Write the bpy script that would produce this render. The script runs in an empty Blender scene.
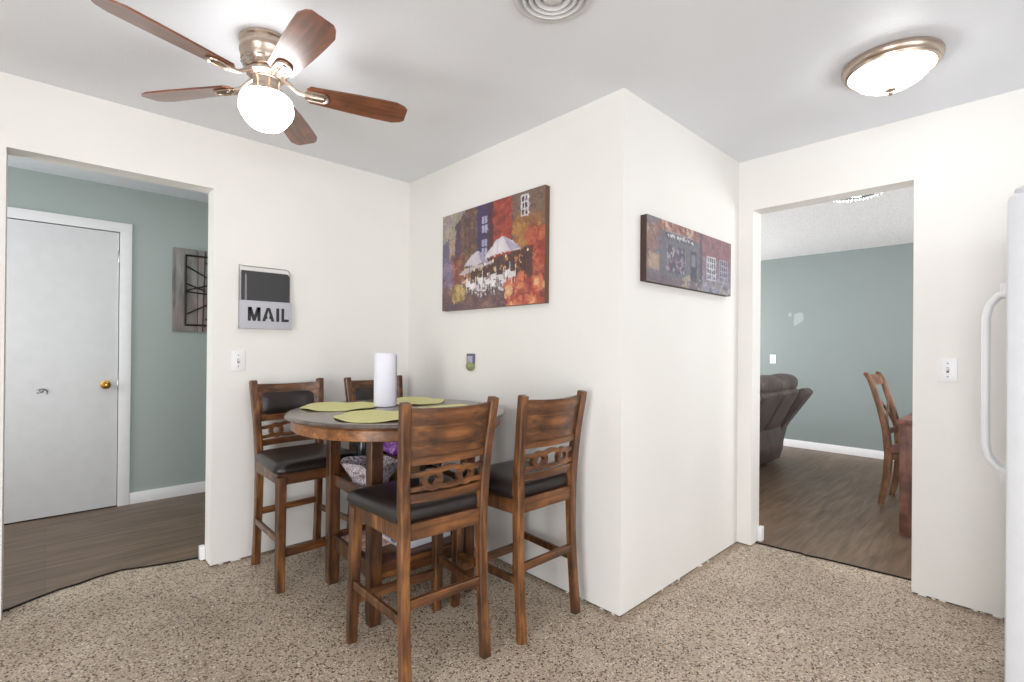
import bpy, bmesh, math, random
import numpy as np
from mathutils import Vector, Matrix
random.seed(7)
PI = math.pi
COL = bpy.context.scene.collection
H = 2.44
YA, XB, YC, XD = 3.14, 1.921, 1.294, 3.224      # the kitchen's wall planes
YH, XL = 4.77, 6.93                              # far walls of hallway and living room

# ------------------------------------------------------------------ materials
def lin(c):
    return tuple((v/255/12.92 if v/255 <= .04045 else ((v/255+.055)/1.055)**2.4) for v in c)
class NT:
    def __init__(s, name):
        s.m = bpy.data.materials.new(name); s.m.use_nodes = True
        s.n = s.m.node_tree.nodes; s.l = s.m.node_tree.links
        s.b = s.n['Principled BSDF']
    def add(s, t, **kw):
        n = s.n.new(t)
        for k, v in kw.items():
            if k.startswith('_'): setattr(n, k[1:], v)
            else: n.inputs[k].default_value = v
        return n
    def link(s, a, b): s.l.new(a, b)
    def coords(s, scale=(1,1,1), rot=(0,0,0), kind='Object'):
        tc = s.n.new('ShaderNodeTexCoord'); mp = s.n.new('ShaderNodeMapping')
        mp.inputs['Scale'].default_value = scale; mp.inputs['Rotation'].default_value = rot
        s.link(tc.outputs[kind], mp.inputs['Vector']); return mp.outputs['Vector']
    def noise(s, vec, scale, detail=4, rough=.5, dist=0):
        n = s.add('ShaderNodeTexNoise', Scale=scale, Detail=detail, Roughness=rough, Distortion=dist)
        s.link(vec, n.inputs['Vector']); return n.outputs['Fac']
    def ramp(s, fac, stops, interp='LINEAR'):
        r = s.n.new('ShaderNodeValToRGB'); r.color_ramp.interpolation = interp
        while len(r.color_ramp.elements) < len(stops): r.color_ramp.elements.new(.5)
        for e, (p, c) in zip(r.color_ramp.elements, stops):
            e.position = p; e.color = (*c, 1) if len(c) == 3 else c
        s.link(fac, r.inputs['Fac']); return r.outputs['Color']
    def mix(s, fac, a, b, mode='MIX'):
        m = s.n.new('ShaderNodeMix'); m.data_type = 'RGBA'; m.blend_type = mode
        for sock, v in ((m.inputs[0], fac), (m.inputs[6], a), (m.inputs[7], b)):
            if hasattr(v, 'links'): s.link(v, sock)
            elif isinstance(v, (int, float)): sock.default_value = v
            else: sock.default_value = (*v, 1)
        return m.outputs[2]
    def math(s, op, a, b=0.0):
        m = s.n.new('ShaderNodeMath'); m.operation = op
        for sock, v in ((m.inputs[0], a), (m.inputs[1], b)):
            if hasattr(v, 'links'): s.link(v, sock)
            else: sock.default_value = v
        return m.outputs[0]
    def color(s, c):
        if hasattr(c, 'links'): s.link(c, s.b.inputs['Base Color'])
        else: s.b.inputs['Base Color'].default_value = (*c, 1)
    def bump(s, h, strength=.2, dist=.01):
        b = s.add('ShaderNodeBump', Strength=strength, Distance=dist)
        s.link(h, b.inputs['Height']); s.link(b.outputs['Normal'], s.b.inputs['Normal'])
    def set(s, **kw):
        for k, v in kw.items(): s.b.inputs[k.replace('_', ' ')].default_value = v
        return s

def plain(name, rgb, rough=.5, metal=0, bump=0, bscale=60, **kw):
    t = NT(name); c = lin(rgb)
    v = t.coords()
    f = t.noise(v, 14, 3)
    t.color(t.ramp(f, [(.3, tuple(x*.975 for x in c)), (.7, tuple(min(1, x*1.02) for x in c))]))
    t.set(Roughness=rough, Metallic=metal, **kw)
    if bump: t.bump(t.noise(v, bscale, 3), bump, .004)
    return t.m

def wood(name, dark, mid, light, rough=.38, axis='z', scale=1.0, coat=.25):
    t = NT(name)
    sc = {'z': (9, 9, 1.0), 'x': (1.0, 9, 9), 'y': (9, 1.0, 9)}[axis]
    v = t.coords(tuple(a*scale for a in sc))
    f1 = t.noise(v, 3.2, 8, .62, .6)
    c1 = t.ramp(f1, [(.30, lin(dark)), (.5, lin(mid)), (.72, lin(light))])
    v2 = t.coords((1, 1, 1)); f2 = t.noise(v2, 7.5, 4, .6)
    c2 = t.ramp(f2, [(.34, (.38, .36, .34)), (.58, (1.1, 1.06, 1.0))])
    t.color(t.mix(.75, c1, c2, 'MULTIPLY'))
    t.set(Roughness=rough, Coat_Weight=coat, Coat_Roughness=.25)
    t.bump(f1, .06, .003)
    return t.m

def wall_paint(name, rgb, rough=.6, tex=.05):
    t = NT(name); c = lin(rgb); v = t.coords()
    f = t.noise(v, 1.3, 3, .5)
    t.color(t.ramp(f, [(.35, tuple(x*.965 for x in c)), (.65, c)]))
    t.set(Roughness=rough)
    t.bump(t.noise(v, 160, 3), tex, .003)
    return t.m

M = {}
M['wall'] = wall_paint('warm_white_paint', (231, 229, 225), .6, .03)
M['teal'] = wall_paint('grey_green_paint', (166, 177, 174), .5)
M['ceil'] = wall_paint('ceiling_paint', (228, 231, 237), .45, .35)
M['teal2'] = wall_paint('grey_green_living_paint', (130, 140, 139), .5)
M['trim'] = plain('white_trim_paint', (236, 236, 238), .4)
M['door'] = plain('white_door_paint', (220, 221, 223), .42)
# popcorn ceiling
t = NT('popcorn_ceiling'); v = t.coords(); f = t.noise(v, 70, 4, .7)
t.color(t.ramp(f, [(.30, lin((208, 208, 210))), (.55, lin((240, 240, 241)))])); t.set(Roughness=.9); t.bump(f, .9, .02); M['popcorn'] = t.m
# pebbled floor
t = NT('speckled_stone_floor'); v = t.coords()
f0 = t.noise(v, 3.0, 5, .6)
base = t.ramp(f0, [(.3, lin((176, 159, 140))), (.7, lin((202, 186, 167)))])
fine = t.noise(v, 130, 3, .6)
base = t.mix(.8, base, t.ramp(fine, [(.32, (.55, .53, .50)), (.55, (1.0, 1.0, 1.0)), (.75, (1.15, 1.14, 1.12))]), 'MULTIPLY')
def speck(scale, keep, radius, colA, base, seedoff, softness=.06):
    v = t.coords((1, 1, 1), (0, 0, seedoff))
    nz = t.add('ShaderNodeTexNoise', Scale=45.0, Detail=2.0); t.link(v, nz.inputs['Vector'])
    mp = t.add('ShaderNodeVectorMath', _operation='SCALE'); t.link(nz.outputs['Color'], mp.inputs[0]); mp.inputs['Scale'].default_value = .014
    ad = t.add('ShaderNodeVectorMath', _operation='ADD'); t.link(v, ad.inputs[0]); t.link(mp.outputs[0], ad.inputs[1])
    vo = t.add('ShaderNodeTexVoronoi', Scale=scale); vo.voronoi_dimensions = '2D'; t.link(ad.outputs[0], vo.inputs['Vector'])
    sep = t.n.new('ShaderNodeSeparateColor'); t.link(vo.outputs['Color'], sep.inputs[0])
    on = t.math('LESS_THAN', sep.outputs[0], keep)
    rr = t.math('MULTIPLY', sep.outputs[1], radius)
    rr = t.math('ADD', rr, radius*.45)
    inside = t.math('LESS_THAN', vo.outputs['Distance'], rr)
    return t.mix(t.math('MULTIPLY', on, inside), base, colA)
c = speck(110, .36, .38, lin((124, 104, 86)), base, .3)
c = speck(100, .26, .34, lin((72, 54, 42)), c, 1.1)
c = speck(72, .12, .28, lin((60, 44, 34)), c, 1.7)
c = speck(125, .20, .30, lin((232, 222, 206)), c, 2.3)
c = speck(60, .022, .26, lin((156, 116, 90)), c, .9)
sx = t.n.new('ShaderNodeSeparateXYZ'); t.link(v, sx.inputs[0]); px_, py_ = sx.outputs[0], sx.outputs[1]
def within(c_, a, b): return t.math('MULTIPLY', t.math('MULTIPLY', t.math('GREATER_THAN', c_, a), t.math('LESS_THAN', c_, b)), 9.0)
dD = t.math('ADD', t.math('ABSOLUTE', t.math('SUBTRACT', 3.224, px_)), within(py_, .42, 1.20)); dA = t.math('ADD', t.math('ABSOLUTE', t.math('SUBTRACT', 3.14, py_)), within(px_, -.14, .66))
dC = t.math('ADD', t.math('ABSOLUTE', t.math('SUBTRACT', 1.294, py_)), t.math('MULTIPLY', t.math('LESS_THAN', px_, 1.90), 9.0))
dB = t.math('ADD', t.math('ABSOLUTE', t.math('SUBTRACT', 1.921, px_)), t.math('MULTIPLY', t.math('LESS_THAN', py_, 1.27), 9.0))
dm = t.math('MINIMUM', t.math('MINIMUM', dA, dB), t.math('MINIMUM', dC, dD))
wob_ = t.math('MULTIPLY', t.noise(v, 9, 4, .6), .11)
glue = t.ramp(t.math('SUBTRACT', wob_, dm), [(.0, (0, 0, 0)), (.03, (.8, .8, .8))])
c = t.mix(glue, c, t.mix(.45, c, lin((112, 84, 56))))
t.color(c); t.set(Roughness=.55); t.bump(fine, .15, .003); M['floor'] = t.m
# dark laminate planks
t = NT('dark_laminate_planks'); v = t.coords()
br = t.add('ShaderNodeTexBrick', Scale=1.0); t.link(v, br.inputs['Vector'])
br.inputs['Brick Width'].default_value = 1.2; br.inputs['Row Height'].default_value = .16
br.inputs['Mortar Size'].default_value = .0012; br.offset = .37
br.inputs['Color1'].default_value = (.85, .85, .85, 1); br.inputs['Color2'].default_value = (1.12, 1.12, 1.12, 1); br.inputs['Mortar'].default_value = (.55, .55, .55, 1)
vs = t.coords((1.0, 11, 1)); g = t.noise(vs, 2.4, 7, .62, .5)
wd = t.ramp(g, [(.28, lin((82, 65, 51))), (.5, lin((108, 89, 72))), (.74, lin((130, 110, 92)))])
t.color(t.mix(1.0, wd, br.outputs['Color'], 'MULTIPLY')); t.set(Roughness=.42); t.bump(g, .08, .003); M['laminate'] = t.m

M['stool'] = wood('distressed_brown_wood', (44, 25, 13), (98, 60, 31), (158, 108, 60))
M['stoolx'] = wood('distressed_brown_wood_cross_grain', (44, 25, 13), (96, 58, 30), (152, 100, 55), axis='x')
M['shaded_legwood'] = wood('shade_darkened_leg_wood', (36, 20, 11), (76, 44, 22), (122, 78, 40))  # brown wood tone darkened to carry the shade under the tabletop
M['tabletop'] = wood('grey_brown_table_finish', (72, 60, 54), (98, 84, 77), (116, 102, 95), .26, 'x', .8, .5)
M['tablewood'] = wood('chestnut_table_wood', (84, 46, 20), (142, 90, 44), (184, 130, 72), .35, 'x')
M['fanblade'] = wood('cherry_fan_blade', (78, 42, 26), (118, 68, 42), (146, 90, 58), .3, 'x', 1, .6)
M['redwood'] = wood('reddish_brown_wood', (88, 56, 48), (122, 82, 70), (140, 100, 88), .5, 'z', .8, .1)
M['chairwood'] = wood('honey_brown_chair_wood', (82, 54, 36), (120, 82, 56), (148, 108, 76), .5, 'z', .8, .1)
t = NT('dark_leather'); v = t.coords(); f = t.noise(v, 90, 4, .6)
t.color(t.ramp(t.noise(v, 8, 3), [(.3, lin((28, 22, 21))), (.7, lin((38, 30, 29)))])); t.set(Roughness=.36, Coat_Weight=.15, Coat_Roughness=.3); t.bump(f, .12, .002); M['leather'] = t.m
t = NT('dark_brown_sofa_leather'); v = t.coords(); f = t.noise(v, 5, 5, .6)
t.color(t.ramp(f, [(.3, lin((68, 57, 56))), (.7, lin((96, 84, 82)))])); t.set(Roughness=.5); t.bump(f, .4, .03); M['sofa'] = t.m
# brushed nickel
t = NT('brushed_nickel'); v = t.coords((1, 1, 40)); f = t.noise(v, 6, 3)
t.color(t.ramp(f, [(.3, lin((168, 148, 132))), (.7, lin((205, 190, 176)))])); t.set(Roughness=.28, Metallic=1.0); M['nickel'] = t.m
M['brass'] = plain('brass', (184, 140, 70), .18, 1)
M['chrome'] = plain('steel', (170, 170, 172), .25, 1)
M['plastic'] = plain('white_plastic', (232, 232, 234), .35)
M['slot'] = plain('grey_slot', (120, 118, 118), .5)
M['darkgap'] = plain('dark_gap', (28, 22, 18), .9)
M['throat'] = plain('vent_throat', (158, 158, 160), .7)
M['ventpaint'] = plain('vent_paint', (205, 205, 206), .45)
M['fridge'] = plain('fridge_enamel', (212, 214, 218), .3, 0, .06, 240)
M['fridgegrey'] = plain('fridge_side_enamel', (196, 198, 202), .4, 0, .08, 240)
M['gasket'] = plain('fridge_gasket', (150, 152, 156), .6)
M['paper'] = plain('white_paper_towel', (226, 226, 236), .95, 0, .5, 120)
M['cardboard'] = plain('cardboard_core', (160, 132, 100), .9)
M['galv'] = plain('grey_metal_panel', (182, 182, 190), .6, .1)
M['letter'] = plain('dark_letter_paint', (38, 38, 42), .6)
M['folder'] = plain('charcoal_folder', (52, 52, 55), .5, 0, .3, 200)
M['folderpage'] = plain('folder_sheen', (120, 120, 124), .35)
M['greymat'] = plain('galvanised_rim', (150, 150, 152), .4, .6)
def glow(name, col, s):
    t = NT(name); t.color((.9, .9, .9)); t.set(Roughness=.25)
    t.b.inputs['Emission Color'].default_value = (*col, 1); t.b.inputs['Emission Strength'].default_value = s
    return t.m
M['globe'] = glow('lit_frosted_globe', (1, .99, .98), 17)
M['bowl'] = glow('lit_frosted_bowl', (1, .99, .98), 17)
M['livingbowl'] = glow('lit_living_bowl', (1, .98, .96), 60)
M['hallbowl'] = glow('lit_hall_bowl', (1, .99, .97), 12)
t = NT('clear_crystal'); t.color((.95, .95, .97)); t.set(Roughness=.05, Transmission_Weight=.7, IOR=1.5); M['crystal'] = t.m
# placemat: woven yellow green
t = NT('woven_green_placemat'); v = t.coords()
wv = t.add('ShaderNodeTexWave', Scale=70.0, Distortion=1.0); wv.wave_type = 'RINGS'; wv.rings_direction = 'Z'; t.link(v, wv.inputs['Vector'])
t.color(t.mix(.25, lin((216, 212, 146)), t.ramp(wv.outputs['Fac'], [(.2, lin((190, 188, 116))), (.8, lin((234, 230, 180)))])))
t.set(Roughness=.7); t.bump(wv.outputs['Fac'], .3, .002); M['mat'] = t.m
# patterned basket
t = NT('silver_damask_fabric'); v = t.coords()
f = t.noise(v, 62, 3, .6, 1.6)
t.color(t.ramp(f, [(.42, lin((108, 84, 76))), (.50, lin((196, 188, 198))), (.6, lin((222, 216, 226)))])); t.set(Roughness=.4); M['basket'] = t.m
t = NT('purple_foil'); v = t.coords(); f = t.noise(v, 26, 3, .6, .8)
t.color(t.ramp(f, [(.35, lin((92, 44, 118))), (.55, lin((150, 82, 178))), (.72, lin((222, 190, 232)))])); t.set(Roughness=.25); t.bump(f, .8, .03); M['purple'] = t.m
t = NT('blue_printed_paper'); v = t.coords(); f = t.noise(v, 30, 3, .6, 1.2)
t.color(t.ramp(f, [(.40, lin((48, 56, 110))), (.52, lin((150, 150, 190))), (.62, lin((216, 212, 220)))])); t.set(Roughness=.4); M['blueprint'] = t.m
t = NT('pink_printed_paper'); v = t.coords(); f = t.noise(v, 20, 3, .6, 1.0)
t.color(t.ramp(f, [(.40, lin((168, 132, 120))), (.55, lin((214, 190, 176))), (.66, lin((232, 220, 210)))])); t.set(Roughness=.5); M['pinkpaper'] = t.m
M['tan'] = plain('tan_paper', (160, 128, 92), .8)
M['dkglass'] = plain('dark_jar', (34, 36, 40), .15)
M['boxwhite'] = plain('box_card', (206, 206, 214), .6)
M['darkbox'] = plain('dark_box_card', (40, 30, 28), .6)
t = NT('weathered_grey_boards'); v = t.coords((9, 9, 1.0)); f = t.noise(v, 2.5, 7, .65, .5)
v2 = t.coords(); f2 = t.noise(v2, 3, 3)
a = t.ramp(f, [(.3, lin((88, 86, 84))), (.5, lin((132, 132, 130))), (.72, lin((168, 166, 164)))])
t.color(t.mix(t.ramp(f2, [(.45, (0, 0, 0)), (.6, (.5, .5, .5))]), a, lin((160, 138, 134)))); t.set(Roughness=.85); t.bump(f, .3, .004); M['oldboard'] = t.m
M['iron'] = plain('dark_iron', (40, 34, 34), .5, .3)
M['spackle'] = plain('white_spackle', (156, 166, 165), .8)
M['jackgrey'] = plain('lilac_grey_plastic', (168, 164, 190), .4)
M['jackdark'] = plain('slate_plastic', (96, 94, 112), .5)
M['jackgreen'] = plain('olive_green_gel', (136, 142, 96), .3)

def painted(name, rough=.55):
    t = NT(name); a = t.n.new('ShaderNodeVertexColor'); a.layer_name = 'paint'
    t.color(a.outputs['Color']); t.set(Roughness=rough, Coat_Weight=.1); v = t.coords()
    t.bump(t.noise(v, 90, 3), .15, .002); return t.m

# ------------------------------------------------------------------ mesh helper
class MB:
    def __init__(s): s.bm = bmesh.new(); s.mats = []
    def _mi(s, m):
        if m is None: return 0
        if m not in s.mats: s.mats.append(m)
        return s.mats.index(m)
    def box(s, c, d, bev=0, rot=None, seg=2, m=None):
        r = bmesh.ops.create_cube(s.bm, size=1.0); vs = r['verts']
        for v in vs: v.co = Vector((v.co.x*d[0], v.co.y*d[1], v.co.z*d[2]))
        fs = list({f for v in vs for f in v.link_faces})
        if bev:
            es = list({e for v in vs for e in v.link_edges})
            rb = bmesh.ops.bevel(s.bm, geom=es, offset=bev, segments=seg, profile=.6, affect='EDGES')
            vs = list({v for f in rb['faces'] for v in f.verts}); fs = rb['faces']
            fs = list({f for v in vs for f in v.link_faces}); vs = list({v for f in fs for v in f.verts})
        mt = Matrix.Translation(c) @ (rot.to_4x4() if rot else Matrix.Identity(4))
        bmesh.ops.transform(s.bm, matrix=mt, verts=vs)
        i = s._mi(m)
        for f in fs: f.material_index = i
        return s
    def span(s, a, b, bev=0, m=None):
        return s.box([(p+q)/2 for p, q in zip(a, b)], [abs(q-p) for p, q in zip(a, b)], bev, m=m)
    def loft(s, rings, close_ring=True, caps=True, m=None, loop=False):
        bm = s.bm; i = s._mi(m)
        V = [[bm.verts.new(p) for p in r] for r in rings]; n = len(V[0])
        pairs = list(zip(V[:-1], V[1:])) + ([(V[-1], V[0])] if loop else [])
        for A, Bq in pairs:
            for k in range(n if close_ring else n-1):
                f = bm.faces.new((A[k], A[(k+1) % n], Bq[(k+1) % n], Bq[k])); f.material_index = i
        if caps and not loop:
            f = bm.faces.new(list(reversed(V[0]))); f.material_index = i
            f = bm.faces.new(V[-1]); f.material_index = i
        return s
    def lathe(s, prof, seg=40, c=(0, 0, 0), m=None, axis='z', caps=False):
        rings = []
        for r, z in prof:
            ring = []
            for k in range(seg):
                a = 2*PI*k/seg; x, y = max(r, 1e-4)*math.cos(a), max(r, 1e-4)*math.sin(a)
                p = {'z': (x, y, z), 'y': (x, z, y), 'x': (z, x, y)}[axis]
                ring.append((p[0]+c[0], p[1]+c[1], p[2]+c[2]))
            rings.append(ring)
        return s.loft(rings, caps=caps, m=m)
    def tube(s, pts, r, seg=10, m=None, loop=False):
        pts = [Vector(p) for p in pts]; rings = []; n = len(pts); up = None
        for k, p in enumerate(pts):
            if loop: d = pts[(k+1) % n]-pts[k-1]
            else: d = pts[min(k+1, n-1)]-pts[max(k-1, 0)]
            d.normalize()
            if up is None: up = Vector((0, 0, 1)) if abs(d.z) < .9 else Vector((1, 0, 0))
            a = d.cross(up).normalized(); b = a.cross(d).normalized(); up = b
            rr = r[k] if isinstance(r, (list, tuple)) else r
            rings.append([p+a*rr*math.cos(2*PI*q/seg)+b*rr*math.sin(2*PI*q/seg) for q in range(seg)])
        return s.loft(rings, loop=loop, m=m)
    def post(s, pts, w, d, ch=.004, m=None, xdir=(1, 0, 0)):
        """rectangular member swept along pts; w along xdir, d across; chamfered corners"""
        pts = [Vector(p) for p in pts]; n = len(pts); X = Vector(xdir).normalized(); rings = []
        for k, p in enumerate(pts):
            t = (pts[min(k+1, n-1)]-pts[max(k-1, 0)]).normalized()
            Y = t.cross(X).normalized(); ww = (w[k] if isinstance(w, list) else w)/2; dd = (d[k] if isinstance(d, list) else d)/2
            Xp = X
            sec = [(-ww+ch, -dd), (ww-ch, -dd), (ww, -dd+ch), (ww, dd-ch), (ww-ch, dd), (-ww+ch, dd), (-ww, dd-ch), (-ww, -dd+ch)]
            rings.append([p+Xp*a+Y*b for a, b in sec])
        return s.loft(rings, m=m)
    def relief(s, grid, th, yf, closed=False, m=None):
        """solid from a grid of (x,z) points, thickness th about y=yf(x,z)"""
        bm = s.bm; i = s._mi(m); n, q = len(grid), len(grid[0])
        F = [[bm.verts.new((x, yf(x, z)+th/2, z)) for x, z in row] for row in grid]
        K = [[bm.verts.new((x, yf(x, z)-th/2, z)) for x, z in row] for row in grid]
        def fc(*v): f = bm.faces.new(v); f.material_index = i
        rng = range(n if closed else n-1)
        for a in rng:
            a2 = (a+1) % n
            for b in range(q-1):
                fc(F[a][b], F[a][b+1], F[a2][b+1], F[a2][b]); fc(K[a][b], K[a2][b], K[a2][b+1], K[a][b+1])
            fc(F[a][0], F[a2][0], K[a2][0], K[a][0]); fc(F[a][-1], K[a][-1], K[a2][-1], F[a2][-1])
        if not closed:
            for b in range(q-1):
                fc(F[0][b], K[0][b], K[0][b+1], F[0][b+1]); fc(F[-1][b], F[-1][b+1], K[-1][b+1], K[-1][b])
        return s
    def prism(s, poly, z0, z1, m=None, mapf=None):
        mapf = mapf or (lambda u, v, w: (u, v, w))
        return s.loft([[mapf(u, v, z0) for u, v in poly], [mapf(u, v, z1) for u, v in poly]], m=m)
    def build(s, name, mat=None, parent=None, smooth=35, loc=None):
        bmesh.ops.recalc_face_normals(s.bm, faces=s.bm.faces)
        me = bpy.data.meshes.new(name); s.bm.to_mesh(me); s.bm.free()
        for mm in (s.mats or [mat]): me.materials.append(mm)
        if smooth:
            me.polygons.foreach_set('use_smooth', [True]*len(me.polygons))
            me.set_sharp_from_angle(angle=math.radians(smooth))
        o = bpy.data.objects.new(name, me); COL.objects.link(o)
        if parent: o.parent = parent
        if loc: o.location = loc
        return o

def tag(o, label=None, cat=None, group=None, kind=None):
    if label: o['label'] = label
    if cat: o['category'] = cat
    if group: o['group'] = group
    if kind: o['kind'] = kind
    return o
def thing(name, label, cat, loc=(0, 0, 0), rz=0, group=None):
    o = bpy.data.objects.new(name, None); COL.objects.link(o); o.empty_display_size = .1
    o.location = loc; o.rotation_euler = (0, 0, rz); return tag(o, label, cat, group)
def struct(o, label=None):
    o['kind'] = 'structure'
    if label: o['label'] = label; 
    return o
def dup(root):
    r = root.copy(); COL.objects.link(r)
    for ch in list(root.children):
        c = ch.copy(); COL.objects.link(c); c.parent = r
        for g in list(ch.children):
            d = g.copy(); COL.objects.link(d); d.parent = c
    return r

# ------------------------------------------------------------------ setting
X0, Y0 = -2.6, -2.4            # back and right limits of the kitchen
G = .006                       # sliver of dark gap under the unfinished walls
S = lambda o, lb: (struct(o), o.__setitem__('label', lb), o)[2]
# floors
b = MB(); b.span((X0-.1, Y0-.1, -.1), (XD+.24, YA+.34, 0))
floor = S(b.build('floor', M['floor'], smooth=0), 'speckled beige pebbled kitchen floor')
def wavy_floor(name, poly, lb, th=.008):
    b = MB(); b.prism(poly, .0005, th)
    o = b.build(name, M['laminate'], smooth=0); return S(o, lb)
hx = [(-.141, 3.240), (-.10, 3.262), (-.03, 3.305), (.05, 3.345), (.12, 3.358), (.2, 3.392), (.3, 3.408), (.38, 3.378), (.46, 3.352), (.55, 3.328), (.62, 3.315), (.672, 3.30)]
wavy_floor('floor_hall', [(-1.6, 3.275)]+[(-.143, 3.275), (-.143, 3.25)]+hx[1:]+[(.672, 3.275), (1.9, 3.275), (1.9, YH+.02), (-1.6, YH+.02)], 'dark brown laminate planks of the hallway')
ly = [(1.21, 3.300), (1.15, 3.312), (1.05, 3.318), (.95, 3.335), (.93, 3.322), (.85, 3.345), (.7, 3.365), (.6, 3.372), (.5, 3.385), (.41, 3.392)]
wavy_floor('floor_living', [(3.36, 4.0), (3.36, 1.21)]+[(x, y) for y, x in ly]+[(3.392, -1.6), (XL+.05, -1.6), (XL+.05, 4.0)], 'dark brown laminate planks of the living room')
b = MB(); b.span((-1.7, 3.481, -.1), (2.0, YH+.15, -.0005)); S(b.build('floor_hall_slab', M['darkgap'], smooth=0), 'slab under the hallway planks')
b = MB(); b.span((3.465, -1.7, -.1), (XL+.15, 4.1, -.0005)); S(b.build('floor_living_slab', M['darkgap'], smooth=0), 'slab under the living room planks')
def dark_edge(name, pts, lb):
    b = MB(); b.tube([(x, y, .005) for x, y in pts], .0045, 6); return S(b.build(name, M['darkgap']), lb)
dark_edge('trim_1', hx, 'dark cut edge of the hallway planks')
dark_edge('trim_2', [(x, y) for y, x in ly], 'dark cut edge of the living room planks')
# ceilings
b = MB(); b.span((X0-.1, Y0-.1, H), (XD+.06, YA+.06, H+.1)); S(b.build('ceiling', M['ceil'], smooth=0), 'pale grey textured kitchen ceiling')
b = MB(); b.span((-1.7, YA+.06, H), (2.0, YH+.15, H+.1)); S(b.build('ceiling_hall', M['ceil'], smooth=0), 'hallway ceiling')
b = MB(); b.span((XD+.06, -1.7, H), (XL+.15, 4.1, H+.1)); S(b.build('ceiling_living', M['popcorn'], smooth=0), 'white popcorn ceiling of the living room')
# kitchen walls
OAx0, OAx1, OAz = -.141, .668, 2.112
b = MB()
b.span((X0-.1, YA, G), (OAx0, YA+.13, H)); b.span((OAx1, YA, G), (XB+.06, YA+.13, H)); b.span((OAx0, YA, OAz), (OAx1, YA+.13, H))
S(b.build('wall_left', M['wall'], smooth=0), 'warm white wall with the cased opening to the hallway')
b = MB(); b.span((XB, YC, G), (XB+.12, YA+.0, H)); S(b.build('wall_center', M['wall'], smooth=0), 'warm white wall behind the dining set, with the large painting')
b = MB(); b.span((XB+.12, YC, G), (XD+.0, YC+.12, H)); S(b.build('wall_middle', M['wall'], smooth=0), 'warm white wall with the narrow painting, right of the outer corner')
ODy0, ODy1, ODz = .416, 1.207, 2.118
b = MB()
b.span((XD, ODy1, G), (XD+.134, 4.0, H)); b.span((XD, Y0-.1, G), (XD+.134, ODy0, H)); b.span((XD, ODy0, ODz), (XD+.134, ODy1, H))
S(b.build('wall_right', M['wall'], smooth=0), 'warm white wall with the opening to the living room')
# dark strips standing in for the shade in the gap below the walls
b = MB()
b.span((X0, YA+.02, -.01), (OAx0-.02, YA+.11, G)); b.span((OAx1+.02, YA+.02, -.01), (XB+.06, YA+.11, G)); b.span((XB+.02, YC+.02, -.01), (XD+.02, YA+.0, G))
b.span((XD+.02, ODy1+.02, -.01), (XD+.11, 4.0, G)); b.span((XD+.02, Y0, -.01), (XD+.11, ODy0-.02, G))
S(b.build('gap_shade_strip', M['darkgap'], smooth=0), 'dark strip for the shade in the gap under the walls')
# unseen walls behind the camera, with window openings added for fill light
b = MB(); x = X0
b.span((x-.1, Y0, 0), (x, -1.3, H)); b.span((x-.1, .7, 0), (x, YA, H)); b.span((x-.1, -1.3, 0), (x, .7, .12)); b.span((x-.1, -1.3, 2.15), (x, .7, H))
S(b.build('wall_back', M['wall'], smooth=0), 'white kitchen wall with an unseen window opening cut low for fill light, behind the viewer')
b = MB(); y = Y0
b.span((X0, y-.1, 0), (-1.3, y, H)); b.span((1.7, y-.1, 0), (XD, y, H)); b.span((-1.3, y-.1, 0), (1.7, y, .40)); b.span((-1.3, y-.1, 2.15), (1.7, y, H))
S(b.build('wall_side', M['wall'], smooth=0), 'white kitchen wall with a wide unseen window opening added for fill light, behind the viewer')
def wframe(name, a, c, horiz):
    b = MB()
    t = .05
    if horiz == 'y':
        x = a[0]
        b.span((x-.09, a[1], a[2]), (x-.02, a[1]+t, c[2])); b.span((x-.09, c[1]-t, a[2]), (x-.02, c[1], c[2])); b.span((x-.09, a[1], a[2]), (x-.02, c[1], a[2]+t)); b.span((x-.09, a[1], c[2]-t), (x-.02, c[1], c[2]))
        ym = (a[1]+c[1])/2; b.span((x-.08, ym-.02, a[2]), (x-.03, ym+.02, c[2]))
    else:
        y = a[1]
        b.span((a[0], y-.09, a[2]), (a[0]+t, y-.02, c[2])); b.span((c[0]-t, y-.09, a[2]), (c[0], y-.02, c[2])); b.span((a[0], y-.09, a[2]), (c[0], y-.02, a[2]+t)); b.span((a[0], y-.09, c[2]-t), (c[0], y-.02, c[2]))
        xm = (a[0]+c[0])/2; b.span((xm-.02, y-.08, a[2]), (xm+.02, y-.03, c[2]))
    return S(b.build(name, M['trim'], smooth=0), 'white frame of an unseen window added for fill light, behind the viewer')
wframe('fill_window_1', (X0, -1.3, .12), (X0, .7, 2.15), 'y')  # unseen opening, stretched towards the floor to brighten the lower walls
wframe('fill_window_2', (-1.3, Y0, .40), (1.7, Y0, 2.15), 'x')  # unseen window added for soft fill
# hallway
b = MB(); b.span((-1.7, YH, 0), (-.385, YH+.12, H)); b.span((.398, YH, 0), (2.0, YH+.12, H)); b.span((-.385, YH, 2.095), (.398, YH+.12, H)); b.span((-.5, YH+.07, 0), (.5, YH+.12, H))
S(b.build('wall_hall', M['teal'], smooth=0), 'grey green hallway wall around the white door')
b = MB(); b.span((-1.7, YA+.13, 0), (-1.6, YH, H)); S(b.build('wall_hall_left', M['teal'], smooth=0), 'grey green end wall of the hallway, left')
b = MB(); b.span((1.9, YA+.13, 0), (2.0, YH, H)); S(b.build('wall_hall_right', M['teal'], smooth=0), 'grey green end wall of the hallway, right')
b = MB(); b.span((.467, YH-.014, .008), (1.9, YH, .095), .003); S(b.build('baseboard_hall', M['trim']), 'white baseboard of the hallway')
b = MB(); b.span((.640, 3.245, .008), (.668, 3.288, .085), .006); S(b.build('baseboard_jamb', M['trim']), 'white baseboard end beside the hallway opening')
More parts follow.
